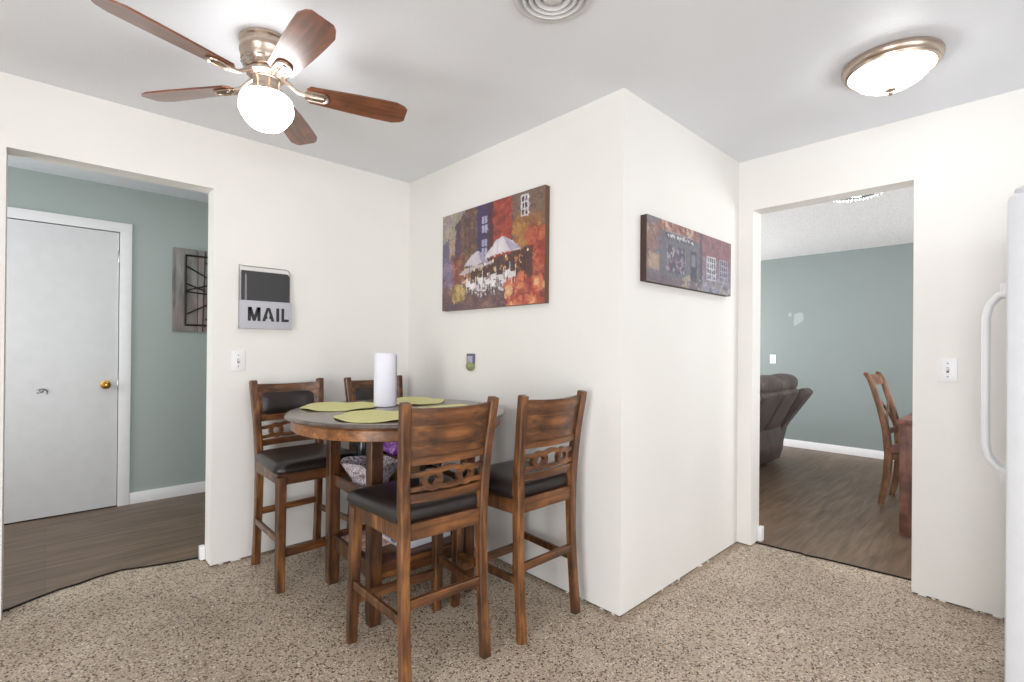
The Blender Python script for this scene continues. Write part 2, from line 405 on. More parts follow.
# living room
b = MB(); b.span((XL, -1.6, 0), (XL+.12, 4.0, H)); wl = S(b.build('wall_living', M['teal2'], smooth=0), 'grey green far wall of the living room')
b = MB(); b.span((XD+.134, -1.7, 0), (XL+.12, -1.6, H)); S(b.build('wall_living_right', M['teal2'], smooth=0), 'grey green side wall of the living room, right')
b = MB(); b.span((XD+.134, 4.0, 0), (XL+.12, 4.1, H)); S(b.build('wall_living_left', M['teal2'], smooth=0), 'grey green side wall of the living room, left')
b = MB(); b.span((XL-.014, -1.6, .008), (XL, 4.0, .10), .003); S(b.build('baseboard_living', M['trim']), 'white baseboard of the living room')
b = MB(); b.span((3.325, 1.180, .008), (3.375, 1.207, .10), .006); S(b.build('baseboard_living_jamb', M['trim']), 'white baseboard end beside the living room opening')
# spackle patch on living wall
b = MB()
pts = [(2.03+.062*r*math.cos(a)+.01*math.sin(3*a), 1.655+.085*r*math.sin(a)+.012*math.cos(2*a)) for a, r in [(2*PI*k/22, random.uniform(.85, 1.08)) for k in range(22)]]
b.prism([(p[0]-.03*((p[1]-1.66)/.1), p[1]) for p in pts], 0, .0015, mapf=lambda u, v, w: (XL-w, u, v))
o = b.build('spackle_patch', M['spackle'], wl, smooth=0); tag(o, 'pale dried spackle patch')
b = MB(); pts = [(2.13+.02*math.cos(a), 1.70+.03*math.sin(a)*random.uniform(.8, 1.2)) for a in [2*PI*k/12 for k in range(12)]]
b.prism(pts, 0, .001, mapf=lambda u, v, w: (XL-w, u, v)); b.build('spackle_smear', M['spackle'], wl, smooth=0)

# hall door
b = MB(); b.span((-.376, YH-.004, .016), (.389, YH+.036, 2.086), .003)
dr = S(b.build('door_1', M['door']), 'flat white hallway door with brass knob and dented hole')
tag(dr, None, 'door')
b = MB(); b.lathe([(.001, -.066), (.014, -.066), (.024, -.060), (.0285, -.048), (.027, -.036), (.018, -.026), (.011, -.020), (.011, -.010), (.030, -.008), (.033, -.003), (.033, 0)], 28, (.318, YH-.004, .935), axis='y')
b.build('door_handle', M['brass'], dr)
b = MB(); b.span((.385, YH-.012, .90), (.392, YH-.002, .965), .001); b.build('strike_plate', M['chrome'], dr)
b = MB()
ring = []
for k in range(16):
    a = math.radians(-25+165*k/15); r = .030+.002*math.sin(3*a); ring.append((-.030+r*math.cos(a), YH-.006, .892+r*math.sin(a)))
b.tube(ring, [.0012+.0055*math.sin(PI*k/15)*(1.3-k/15) for k in range(16)], 6)  # grey arc paints the shading at the dent's upper right
for q in range(5):
    u = random.uniform(-.02, .02); w = random.uniform(-.02, .02)
    b.box((-.03+u, YH-.005, .905+w), (.012, .003, .008), .001, Matrix.Rotation(q, 3, 'Y'))
b.build('dented_hole_shading', M['slot'], dr)
b = MB(); b.span((.382, YH-.010, 1.86), (.392, YH+.0, 1.95), .001); b.build('hinge', M['chrome'], dr)
b = MB(); b.span((-.376, YH+.0, .009), (.389, YH+.03, .0155)); b.build('shadow_gap', M['darkgap'], dr)
b = MB(); b.span((.393, YH-.017, .008), (.466, YH, 2.163), .004); b.span((-.46, YH-.017, .008), (-.381, YH, 2.163), .004); b.span((-.46, YH-.0172, 2.091), (.466, YH, 2.1632), .004)
S(b.build('trim_4', M['trim']), 'white casing around the hallway door')
# blobs of old plaster along the unfinished wall bases
random.seed(3)
b = MB()
for (px, py, n, dx, dy, L) in ((OAx1+.01, YA-.003, 8, 1, 0, .16), (XB+.02, YC-.003, 6, 1, 0, .9), (XD-.003, ODy0-.02, 12, 0, -1, .34), (XB-.003, YC+.03, 5, 0, 1, .3)):
    for k in range(n):
        q = L*random.random(); s_ = random.uniform(.004, .011)
        b.box((px+dx*q, py+dy*q, s_*.35), (s_*random.uniform(1, 3) if dx else s_*.7, s_*.7 if dx else s_*random.uniform(1, 3), s_*.7), s_*.2, Matrix.Rotation(random.uniform(-.4, .4), 3, 'Z'))
S(b.build('trim_5', M['wall']), 'crumbs of plaster along the unfinished wall bases')

# ------------------------------------------------------------------ wall switches
def switch(name, label, P, face):
    """face: outward normal axis string"""
    rz = {'-y': 0, '-x': -PI/2}[face]
    t = thing(name, label, 'light switch', P, rz)
    b = MB(); b.box((0, -.003, 0), (.072, .006, .116), .0025); b.build('switch_plate', M['plastic'], t)
    b = MB(); b.box((0, -.007, .0), (.011, .002, .026), .0006); b.build('switch_slot', M['slot'], t)
    b = MB(); b.box((0, -.012, .004), (.008, .014, .011), .002, Matrix.Rotation(.5, 3, 'X')); b.build('toggle', M['plastic'], t)
    for z in (.033, -.033):
        b = MB(); b.lathe([(.0001, -.0072), (.003, -.0068), (.0035, -.006)], 12, (0, 0, z), axis='y'); b.build('screw', M['slot'], t)
    return t
switch('light_switch', 'white toggle light switch on the wall beside the hallway opening', (.798, YA, 1.148), '-y')
switch('light_switch', 'white toggle light switch on the wall between the living room opening and the fridge', (XD, .281, 1.145), '-x')
switch('light_switch', 'small white switch on the grey green wall above the recliner sofa', (XL, 2.33, 1.125), '-x')

# ------------------------------------------------------------------ wall fixture on wall B (grey and green)
t = thing('air_freshener', 'small lilac grey and olive plug-in gadget on the white wall under the large painting', 'wall gadget', (XB, 2.395, 1.15), -PI/2)
b = MB(); b.box((0, -.008, .018), (.068, .016, .062), .004); b.build('housing', M['jackdark'], t)
b = MB(); b.box((.004, -.018, .012), (.046, .008, .044), .003); b.build('face_panel', M['jackgrey'], t)
b = MB(); b.lathe([(.001, -.040), (.016, -.038), (.027, -.028), (.031, -.015), (.029, 0)], 22, (.004, 0, -.028), axis='y'); b.build('scent_bulb', M['jackgreen'], t)

# ------------------------------------------------------------------ mail holder
mz = 1.336
t = thing('mail_holder', 'grey metal mail holder lettered MAIL, hanging on the white wall', 'mail holder', (.938, YA, mz))
b = MB(); b.box((0, -.022-.018, .081), (.285, .003, .162), .001); fp = b.build('front_panel', M['galv'], t)
b = MB(); b.span((-.1425, -.040, 0), (-.1395, -.002, .158)); b.span((.1395, -.040, 0), (.1425, -.002, .158)); b.span((-.1425, -.040, 0), (.1425, -.002, .003)); b.build('tray', M['galv'], t)
b = MB(); b.tube([(-.141, -.006, .0), (-.141, -.006, .368), (-.120, -.006, .364), (.118, -.006, .364), (.133, -.006, .358), (.141, -.006, .340), (.141, -.006, .0)], .0022, 8)
b.build('wire_frame', M['greymat'], t)
def letter(polys, x, sx, z, sz):
    b = MB()
    for p in polys: b.prism([(x+u*sx, z+v*sz) for u, v in p], 0, .0012, mapf=lambda u, v, w: (u, -.0417-w, v))
    o = b.build('letter', M['letter'], fp, smooth=0); return o
Mv = [[(0, 0), (.24, 0), (.24, 1), (0, 1)], [(.76, 0), (1, 0), (1, 1), (.76, 1)], [(.0, 1), (.30, 1), (.5, .42), (.5, 0), (.40, 0)], [(1, 1), (.70, 1), (.5, .42), (.5, 0), (.60, 0)]]
Av = [[(0, 0), (.25, 0), (.50, .80), (.5, 1), (.36, 1)], [(1, 0), (.75, 0), (.5, .80), (.5, 1), (.64, 1)], [(.27, .18), (.42, .18), (.42, .38), (.33, .38)], [(.58, .18), (.73, .18), (.67, .38), (.58, .38)]]
Iv = [[(0, 0), (1, 0), (1, 1), (0, 1)]]
Lv = [[(0, 0), (.36, 0), (.36, 1), (0, 1)], [(.36, 0), (1, 0), (1, .2), (.36, .2)]]
letter(Mv, -.103, .068, .044, .080); letter(Av, -.026, .068, .044, .080); letter(Iv, .052, .017, .044, .080); letter(Lv, .082, .042, .044, .080)
t = thing('document_folder', 'charcoal folder standing in the grey mail holder', 'folder', (.938, YA, mz+.004))
def rrect(w, h, r, tl=True):
    pts = [(-w/2, 0), (w/2, 0)]
    for k in range(7): a = PI/2*k/6; pts.append((w/2-r+r*math.cos(a), h-r+r*math.sin(a)))
    pts.append((-w/2, h)); return pts
b = MB(); b.prism(rrect(.262, .330, .02), -.034, -.018, mapf=lambda u, v, w: (u-.002, w-.0+.0*v, v)); b.build('cover', M['folder'], t)
b = MB(); b.prism([(-.118, .02), (-.106, .02), (-.108, .30), (-.114, .315), (-.118, .30)], -.0352, -.0338, mapf=lambda u, v, w: (u, w, v)); b.build('spine_fold', M['folderpage'], t, smooth=0)

# ------------------------------------------------------------------ painted canvases
class Canvas:
    def __init__(s, w, h, aspect, seed=1):
        s.w, s.h = w, h; s.rng = np.random.default_rng(seed)
        s.a = np.zeros((h, w, 3)); s.X, s.Y = np.meshgrid((np.arange(w)+.5)/w, (np.arange(h)+.5)/h); s.asp = aspect
        s.nz = s.field(5)
    def field(s, n):
        r = s.rng.random((n*3, n*4)); gy = np.linspace(0, n*3-1.001, s.h); gx = np.linspace(0, n*4-1.001, s.w)
        iy = gy.astype(int); ix = gx.astype(int); fy = (gy-iy)[:, None]; fx = (gx-ix)[None]
        return (r[iy][:, ix]*(1-fy)*(1-fx)+r[iy+1][:, ix]*fy*(1-fx)+r[iy][:, ix+1]*(1-fy)*fx+r[iy+1][:, ix+1]*fy*fx)
    def put(s, mask, c, al=1, var=.12):
        if mask.any():
            v = 1+var*(s.rng.random((s.h, s.w, 1))*.5+s.nz[..., None]-.75)*2
            m = mask[..., None]*al; s.a[:] = s.a*(1-m)+m*np.array(lin(c))*v
    def poly(s, pts, c, al=1, wob=.006):
        x = s.X+wob*(s.field(14)-.5)*2; y = s.Y+wob*(s.field(14)-.5)*2; ins = np.zeros_like(x, bool); n = len(pts)
        for i in range(n):
            (x0, y0), (x1, y1) = pts[i], pts[i-1]
            cnd = ((y0 > y) != (y1 > y)) & (x < (x1-x0)*(y-y0)/((y1-y0) or 1e-9)+x0); ins ^= cnd
        s.put(ins, c, al)
    def rect(s, x0, y0, x1, y1, c, al=1): s.poly([(x0, y0), (x1, y0), (x1, y1), (x0, y1)], c, al, .003)
    def dab(s, cx, cy, rx, ry, c, al=1): s.put(((s.X-cx)/rx)**2+((s.Y-cy)/ry)**2 < 1, c, al)
    def dabs(s, n, box, r, cols, al=.85):
        for _ in range(n):
            x0, y0, x1, y1 = box; c = cols[s.rng.integers(len(cols))]; q = r*(.5+s.rng.random())
            s.dab(x0+(x1-x0)*s.rng.random(), y0+(y1-y0)*s.rng.random(), q, q*s.asp*(.6+.6*s.rng.random()), c, al)
def strokes(cv, n, rx, jit, seed, disp):
    rng = np.random.default_rng(seed); h, w = cv.h, cv.w; src = cv.a.copy()
    for _ in range(n):
        x, y = rng.random()*w, rng.random()*h; i, j = int(y), int(x)
        dx, dy = rng.normal(0, disp, 2); si, sj = min(h-1, max(0, int(i+dy))), min(w-1, max(0, int(j+dx)))
        c = src[si, sj]*(1+rng.normal(0, jit))+rng.normal(0, .012, 3); a = rng.random()*3.1416; ra = rx*(.6+rng.random()); rb = ra*(.3+.3*rng.random())
        r = int(ra)+1; i0, i1, j0, j1 = max(0, i-r), min(h, i+r+1), max(0, j-r), min(w, j+r+1)
        Y, X = np.mgrid[i0:i1, j0:j1]; u = (X-x)*math.cos(a)+(Y-y)*math.sin(a); v = -(X-x)*math.sin(a)+(Y-y)*math.cos(a)
        m = (((u/ra)**2+(v/rb)**2 < 1)*.75)[..., None]; cv.a[i0:i1, j0:j1] = cv.a[i0:i1, j0:j1]*(1-m)+np.clip(c, 0, 1)*m
def mute(cv, col, k, sat):
    g = cv.a.mean(axis=2, keepdims=True); cv.a = g+(cv.a-g)*sat; cv.a = cv.a*(1-k)+np.array(lin(col))*k
def canvas_mesh(b, cv, W, Hh, yfront):
    """front face grid with a colour per vertex; local x right, z up, front at y"""
    bm = b.bm; lay = bm.verts.layers.float_color.new('paint'); h, w = cv.h, cv.w; V = []
    for j in range(h):
        V.append([])
        for i in range(w):
            v = bm.verts.new((-W/2+W*i/(w-1), yfront, Hh/2-Hh*j/(h-1))); v[lay] = (*np.clip(cv.a[j, i], 0, 1), 1); V[-1].append(v)
    for j in range(h-1):
        for i in range(w-1): bm.faces.new((V[j][i], V[j][i+1], V[j+1][i+1], V[j+1][i]))
def hang(name, label, P, rz, W, Hh, depth, cv, edge):
    n_ = Vector((math.sin(rz), -math.cos(rz), 0))*.0012; t = thing(name, label, 'painting', tuple(Vector(P)+n_), rz)
    b = MB(); canvas_mesh(b, cv, W, Hh, -depth-.0006); b.build('painted_canvas', painted(name+'_paint'), t, smooth=0)
    b = MB(); b.box((0, -depth/2, 0), (W, depth, Hh), .002); b.build('canvas_edge', edge, t)
    return t
# large cafe street painting
cv = Canvas(300, 205, 1.48, 4)
cv.rect(0, 0, 1, 1, (96, 66, 60))
cv.poly([(0, 0), (.26, 0), (.24, .55), (0, .60)], (158, 152, 128)); cv.dabs(60, (0, 0, .24, .4), .03, [(176, 168, 140), (140, 140, 128), (150, 130, 140)], .5)
cv.poly([(.0, .30), (.07, .25), (.1, .62), (0, .70)], (108, 96, 128)); cv.poly([(.15, .12), (.21, .08), (.23, .6), (.14, .6)], (84, 62, 86)); cv.poly([(.08, .2), (.13, .22), (.13, .62), (.08, .62)], (170, 140, 110), .7)
cv.poly([(.21, .05), (.39, 0), (.40, .58), (.22, .58)], (112, 82, 62)); cv.dabs(40, (.23, .05, .38, .5), .02, [(132, 100, 72), (90, 62, 52), (80, 66, 84)], .6)
for q in range(3): cv.rect(.25+.05*q, .1, .265+.05*q, .4, (76, 54, 60), .7)
cv.poly([(.38, 0), (.52, 0), (.52, .62), (.39, .62)], (62, 50, 98)); cv.rect(.44, .12, .485, .26, (176, 180, 210)); cv.rect(.445, .36, .485, .50, (160, 164, 200)); cv.rect(.44, .185, .485, .2, (62, 50, 98)); cv.rect(.46, .12, .466, .5, (62, 50, 98))
cv.poly([(.50, 0), (.55, 0), (.55, .62), (.5, .62)], (86, 44, 48))
cv.poly([(.55, 0), (.72, 0), (.72, .62), (.55, .62)], (168, 58, 34)); cv.dabs(60, (.56, 0, .71, .5), .018, [(196, 76, 40), (140, 44, 34), (120, 40, 40)], .6)
cv.poly([(.72, 0), (1, 0), (1, .8), (.73, .8)], (120, 96, 80)); cv.rect(.80, .03, .86, .22, (66, 58, 70)); 
for q in (.80, .828, .856): cv.rect(q, .03, q+.006, .22, (226, 224, 224))
for q in (.03, .09, .15, .21): cv.rect(.80, q, .862, q+.008, (226, 224, 224))
cv.dabs(90, (.76, .24, .94, .48), .035, [(186, 130, 46), (166, 108, 40), (142, 92, 50)], .7); cv.dabs(110, (.85, .35, 1, .8), .03, [(178, 66, 34), (150, 50, 34), (196, 96, 46)], .7)
cv.poly([(.18, .60), (.9, .48), (.9, .86), (.14, .80)], (84, 52, 48)); cv.dabs(70, (.26, .56, .86, .72), .012, [(236, 190, 120), (206, 130, 70), (120, 66, 50), (60, 40, 50)], .8)
for q in (.32, .45, .60, .74, .80): cv.rect(q, .52, q+.008, .80, (56, 38, 42))
cv.dabs(60, (.10, .46, .22, .78), .03, [(140, 76, 50), (168, 96, 58), (104, 60, 56)], .7)
cv.poly([(.25, .565), (.33, .47), (.40, .44), (.46, .5), (.50, .56), (.38, .57)], (206, 200, 208)); cv.poly([(.36, .50), (.42, .45), (.50, .56), (.4, .57)], (150, 146, 176))
cv.poly([(.46, .52), (.58, .38), (.64, .355), (.74, .42), (.80, .50), (.64, .50)], (220, 214, 220)); cv.poly([(.62, .36), (.66, .36), (.8, .49), (.7, .5)], (164, 160, 190))
cv.poly([(.19, .64), (.28, .595), (.54, .56), (.56, .575), (.36, .61), (.24, .65)], (196, 186, 190))
cv.poly([(.0, .74), (.3, .80), (.82, .80), (1, .86), (1, 1), (0, 1)], (112, 86, 84)); cv.dabs(120, (.0, .76, .8, 1), .03, [(140, 108, 96), (92, 70, 86), (120, 84, 72), (84, 66, 80)], .5)
cv.dabs(90, (.22, .70, .74, .84), .012, [(236, 232, 232), (210, 200, 206), (150, 120, 120), (90, 60, 60)], .9)
for q in (.30, .42, .52, .63, .71): cv.poly([(q, .74), (q+.05, .74), (q+.045, .80), (q+.004, .80)], (232, 228, 230)); 
for q in (.43, .47, .53, .56, .40): cv.rect(q, .78, q+.006, .88, (224, 218, 222))
cv.dabs(60, (.14, .76, .26, .90), .02, [(170, 140, 60), (136, 112, 60), (206, 170, 96)], .8)
cv.dabs(160, (.68, .76, .99, .99), .028, [(190, 74, 44), (214, 110, 60), (160, 54, 44), (232, 176, 120), (120, 50, 46)], .85)
cv.dabs(40, (0, .5, .12, .75), .02, [(120, 104, 140), (150, 130, 150)], .6)
strokes(cv, 5000, 2.6, .20, 1, .8); strokes(cv, 7000, 1.5, .22, 2, .7)
for q in (.80, .828, .856): cv.rect(q, .03, q+.007, .22, (222, 220, 222), .9)
for q in (.03, .09, .15, .21): cv.rect(.80, q, .862, q+.010, (222, 220, 222), .9)
for y0 in (.12, .34):
    cv.rect(.437, y0, .49, y0+.16, (170, 172, 206), .8); cv.rect(.46, y0, .466, y0+.16, (62, 50, 98)); cv.rect(.437, y0+.07, .49, y0+.085, (62, 50, 98))
cv.poly([(.46, .52), (.58, .38), (.64, .355), (.74, .42), (.80, .50), (.64, .50)], (216, 208, 214), .85); cv.poly([(.64, .36), (.67, .37), (.8, .49), (.71, .5)], (160, 154, 186), .85); cv.poly([(.59, .38), (.60, .38), (.60, .50), (.58, .50)], (190, 180, 196), .7)
cv.poly([(.25, .565), (.33, .47), (.40, .44), (.46, .5), (.50, .56), (.38, .57)], (200, 192, 202), .85); cv.poly([(.40, .45), (.43, .46), (.50, .56), (.44, .565)], (146, 140, 172), .8)
cv.poly([(.19, .64), (.28, .595), (.54, .56), (.56, .575), (.36, .61), (.24, .65)], (190, 178, 182), .8)
for q in (.31, .45, .60, .74, .83): cv.rect(q, .56, q+.007, .80, (52, 36, 42), .8)
for k, q in enumerate((.27, .33, .40, .47, .53, .60, .66, .71)):
    yy = .73-.01*k+.03*(k % 2); cv.poly([(q, yy), (q+.05, yy-.008), (q+.045, yy+.045), (q+.006, yy+.05)], (234, 230, 232), .85); cv.rect(q+.008, yy+.04, q+.014, yy+.11, (220, 212, 216), .8); cv.rect(q+.038, yy+.04, q+.044, yy+.10, (220, 212, 216), .8)
    cv.rect(q+.044, yy-.07, q+.05, yy+.05, (226, 222, 226), .8)
for (a_, c_) in ((.36, .62), (.47, .58), (.55, .56), (.67, .54), (.86, .52), (.50, .68), (.40, .70)): cv.dab(a_, c_, .008, .012, (250, 226, 170))
strokes(cv, 2500, 1.1, .12, 5, .4); mute(cv, (96, 70, 68), .16, .84)
M['cafeedge'] = plain('cafe_painting_edge', (96, 66, 48), .6)
hang('cafe_picture', 'large canvas painting of a red and purple cafe street with white parasols', (XB, (1.749+2.665)/2, (1.474+2.093)/2), -PI/2, .916, .619, .034, cv, M['cafeedge'])
# narrow shop-front painting
cv = Canvas(300, 100, 3.0, 9)
cv.rect(0, 0, 1, 1, (112, 100, 112))
cv.poly([(0, 0), (.12, 0), (.12, 1), (0, 1)], (120, 112, 122)); cv.dabs(40, (0, .1, .12, .75), .02, [(166, 110, 84), (140, 92, 78), (180, 150, 124)], .7); cv.rect(.02, .55, .12, .8, (186, 150, 118), .8)
cv.poly([(.12, 0), (.58, 0), (.58, .18), (.12, .16)], (150, 84, 62)); cv.dabs(60, (.14, 0, .58, .16), .012, [(176, 110, 80), (120, 66, 56), (220, 176, 140)], .7)
cv.poly([(.13, .15), (.56, .17), (.56, .9), (.13, .86)], (98, 106, 118)); cv.rect(.18, .16, .5, .26, (72, 80, 96)); cv.dabs(34, (.2, .19, .48, .23), .006, [(216, 220, 224), (190, 194, 200)], .9)
cv.rect(.2, .36, .40, .78, (74, 70, 92)); cv.dabs(70, (.2, .38, .40, .76), .010, [(132, 96, 124), (150, 150, 170), (90, 66, 92), (176, 170, 180)], .8)
cv.rect(.46, .36, .53, .86, (58, 60, 76)); cv.rect(.475, .42, .515, .62, (112, 120, 136))
cv.rect(.57, 0, .60, 1, (84, 64, 84)); cv.poly([(.60, 0), (1, 0), (1, .42), (.60, .40)], (146, 78, 92)); cv.dabs(60, (.6, 0, 1, .38), .014, [(160, 92, 104), (126, 70, 90), (110, 66, 90)], .6)
cv.poly([(.60, .38), (1, .42), (1, 1), (.60, 1)], (132, 110, 130))
for k in range(2):
    x0 = .66+.17*k; cv.rect(x0, .36, x0+.12, .78, (88, 88, 112))
    for q in range(5): cv.rect(x0+.028*q, .36, x0+.006+.028*q, .78, (206, 208, 216) if k == 0 else (150, 150, 172))
    for q in range(5): cv.rect(x0, .36+.1*q, x0+.12, .375+.1*q, (206, 208, 216) if k == 0 else (150, 150, 172))
cv.poly([(.1, .86), (1, .84), (1, 1), (.0, 1), (0, .84)], (112, 100, 110)); cv.dabs(110, (.36, .78, 1, 1), .012, [(150, 140, 96), (120, 128, 160), (170, 160, 150), (90, 84, 110), (196, 170, 110)], .8)
cv.dabs(60, (.6, .7, 1, .98), .014, [(130, 140, 176), (160, 164, 190), (100, 108, 140)], .6)
strokes(cv, 3000, 2.2, .16, 3, .7); strokes(cv, 4000, 1.4, .2, 4, .6)
cv.rect(.46, .36, .53, .86, (60, 62, 80), .85); cv.rect(.472, .42, .518, .62, (124, 132, 150), .8); cv.rect(.18, .15, .5, .17, (150, 150, 160), .8)
for k in range(9): cv.dab(.215+.032*k, .215+.002*k, .010, .016, (206, 210, 216), .8)
for k in range(2):
    x0 = .66+.17*k; c_ = (200, 202, 212) if k == 0 else (158, 158, 180)
    for q in range(5): cv.rect(x0+.028*q, .36, x0+.007+.028*q, .78, c_, .85)
    for q in range(5): cv.rect(x0, .36+.1*q, x0+.12, .378+.1*q, c_, .85)
for x0, x1 in ((.20, .205), (.395, .40), (.30, .303)): cv.rect(x0, .36, x1, .78, (150, 152, 168), .8)
strokes(cv, 1500, 1.1, .12, 6, .4); mute(cv, (118, 106, 118), .22, .62)
M['shopedge'] = plain('shop_painting_edge', (62, 40, 34), .6)
hang('shopfront_picture', 'narrow canvas painting of grey and pink shop fronts beside the living room opening', ((2.066+3.020)/2, YC, (1.56+1.882)/2), 0, .954, .318, .034, cv, M['shopedge'])

# ------------------------------------------------------------------ hallway wall art
t = thing('wood_wall_art', 'weathered grey board wall art with a dark metal lattice, on the hallway wall', 'wall art', (1.075, YH, 1.6875))
b = MB()
for k in range(4): b.box((-.350+.175/2+.175*k, -.012, 0), (.172, .024, .675), .004)
b.build('board_panel', M['oldboard'], t)
b = MB(); y = -.030
def bar(p, q, r=.0055): b.tube([(p[0], y, p[1]), (q[0], y, q[1])], r, 6)
fr = .262; L = [(-fr, -.285), (fr, -.285), (fr, .285), (-fr, .285)]
for i in range(4): bar(L[i-1], L[i], .008)
I = [(-.105, -.15), (.105, -.15), (.105, .15), (-.105, .15)]
for i in range(4): bar(I[i-1], I[i], .007)
for s_ in (-1, 1):
    bar((s_*fr, .20), (s_*.105, .11)); bar((s_*fr, .055), (s_*.12, .0)); bar((s_*fr, -.005), (s_*.105, .05)); bar((s_*fr, -.01), (s_*.105, -.025)); bar((s_*fr, -.20), (s_*.105, -.11)); bar((s_*.14, -.335), (s_*.125, .335), .004)
    bar((s_*.12, .24), (s_*.03, .15)); bar((s_*.12, -.24), (s_*.03, -.15))
bar((-.105, .0), (.105, .0)); bar((0, .285), (0, .15)); bar((0, -.285), (0, -.15))
b.build('metal_lattice', M['iron'], t)

# ------------------------------------------------------------------ ceiling fan
FX, FY = .624, 2.092
fan = thing('ceiling_fan', 'five-blade ceiling fan with cherry wood blades and lit white globe', 'ceiling fan', (FX, FY, H))
b = MB(); b.lathe([(.001, 0), (.096, 0), (.099, -.004), (.099, -.012), (.094, -.018), (.094, -.040), (.098, -.046), (.098, -.054), (.094, -.060), (.093, -.080), (.088, -.098), (.078, -.112), (.066, -.120), (.062, -.122), (.001, -.122)], 56)
mh = b.build('motor_housing', M['nickel'], fan)
for k in range(12):
    a = 2*PI*k/12
    for rr_, zz_, ww_ in ((.0905, -.092, .030), (.0835, -.106, .028)):
        b = MB(); b.box((rr_*math.cos(a), rr_*math.sin(a), zz_), (.004, ww_, .005), .0015, Matrix.Rotation(a, 3, 'Z') @ Matrix.Rotation(.5, 3, 'Y')); b.build('vent_slot', M['slot'], mh)
b = MB(); b.lathe([(.001, -.120), (.070, -.121), (.074, -.126), (.073, -.136), (.060, -.142), (.053, -.145), (.053, -.150), (.050, -.153), (.050, -.172), (.053, -.182), (.054, -.200), (.057, -.207), (.001, -.209)], 44); b.build('light_kit', M['nickel'], fan)
b = MB(); b.lathe([(.050, -.210), (.068, -.212), (.086, -.218), (.095, -.230), (.097, -.248), (.100, -.258), (.099, -.276), (.090, -.296), (.078, -.314), (.066, -.328), (.055, -.337), (.045, -.340), (.030, -.347), (.001, -.350)], 56); b.build('globe_shade', M['globe'], fan)
def blade_pts():
    pts = []; r0, r1, w0, w1 = .150, .553, .048, .064
    pts += [(r0-.004, -w0*.6), (r0+.012, -w0)]
    for k in range(9): u = k/8; pts.append((r0+.03+(r1-.05-r0-.03)*u, -(w0+(w1-w0)*math.sin(u*PI/2))))
    pts += [(r1-.014, -w1+.014), (r1, -w1+.028), (r1, w1-.028), (r1-.014, w1-.014)]
    for k in range(9): u = 1-k/8; pts.append((r0+.03+(r1-.05-r0-.03)*u, (w0+(w1-w0)*math.sin(u*PI/2))))
    pts += [(r0+.012, w0), (r0-.004, w0*.6)]
    return pts
pitch = math.radians(-13)
for k in range(5):
    a = math.radians(53.8+72*k)
    b = MB(); b.prism(blade_pts(), -.0035, .0035, mapf=lambda u, v, w: (u, v*math.cos(pitch)-w*math.sin(pitch), v*math.sin(pitch)+w*math.cos(pitch)-.172))
    bl = b.build('blade', M['fanblade'], fan, smooth=25); bl.rotation_euler = (0, 0, a)
    b = MB(); cp, sp = math.cos(pitch), math.sin(pitch); f = lambda u, v, w: (u, v*cp-w*sp, v*sp+w*cp-.172)
    # bracket: forked plate under the blade root with an arm to the hub
    arc = [f(.205+.024*math.sin(PI*q/10), .026*math.cos(PI*q/10), -.008) for q in range(11)]
    b.tube([f(.150, .026, -.008)]+arc+[f(.150, -.026, -.008)], .0055, 8)
    b.tube([f(.212, 0, -.008), f(.165, 0, -.009), (.145, 0, -.176), (.115, 0, -.172), (.085, 0, -.150), (.062, 0, -.138)], [.006, .010, .009, .008, .008, .010], 8)
    b.box(f(.178, 0, -.0055), (.075, .050, .003), .001, Matrix.Rotation(pitch, 3, 'X'))
    ir = b.build('blade_bracket', M['nickel'], bl)
    for (u, v) in ((.170, .014), (.170, -.014), (.205, 0)):
        b = MB(); p = f(u, v, -.010); b.lathe([(.001, -.004), (.004, -.003), (.005, 0)], 10, p); b.build('screw', M['slot'], bl)
# flush ceiling light
t = thing('ceiling_light', 'round flush ceiling light with nickel rim and lit frosted bowl', 'ceiling light', (2.535, .405, H))
b = MB(); b.lathe([(.001, 0), (.160, 0), (.168, -.004), (.172, -.012), (.171, -.022), (.165, -.034), (.160, -.037), (.158, -.044), (.148, -.046), (.144, -.040), (.140, -.034)], 64); b.build('metal_rim', M['nickel'], t)
b = MB(); b.lathe([(.142, -.036), (.141, -.044), (.131, -.062), (.110, -.084), (.080, -.102), (.045, -.114), (.010, -.118), (.001, -.118)], 64); b.build('glass_bowl', M['bowl'], t)
b = MB(); b.lathe([(.001, -.113), (.018, -.115), (.020, -.121), (.011, -.126), (.007, -.130), (.009, -.136), (.005, -.143), (.001, -.145)], 24); b.build('finial', M['nickel'], t)
# round ceiling diffuser
t = thing('ceiling_vent', 'round white ceiling air vent with concentric rings at the top edge of the picture', 'air vent', (1.239, 1.122, H))
b = MB()
b.lathe([(.138, 0), (.142, -.003), (.140, -.008), (.126, -.012), (.118, -.008), (.112, -.001)], 64); b.build('outer_ring', M['ventpaint'], t)
for r in (.104, .082, .060):
    b = MB(); b.lathe([(r, -.006), (r+.002, -.016), (r-.004, -.020), (r-.014, -.008), (r-.015, -.003), (r-.012, -.003), (r-.004, -.012)], 56); b.build('louvre_ring', M['ventpaint'], t)
b = MB(); b.lathe([(.001, -.024), (.022, -.023), (.034, -.016), (.036, -.008), (.001, -.006)], 40); b.build('center_cap', M['ventpaint'], t)
b = MB(); b.lathe([(.001, -.0008), (.125, -.0008), (.125, -.0002), (.001, -.0002)], 40); b.build('throat', M['throat'], t)
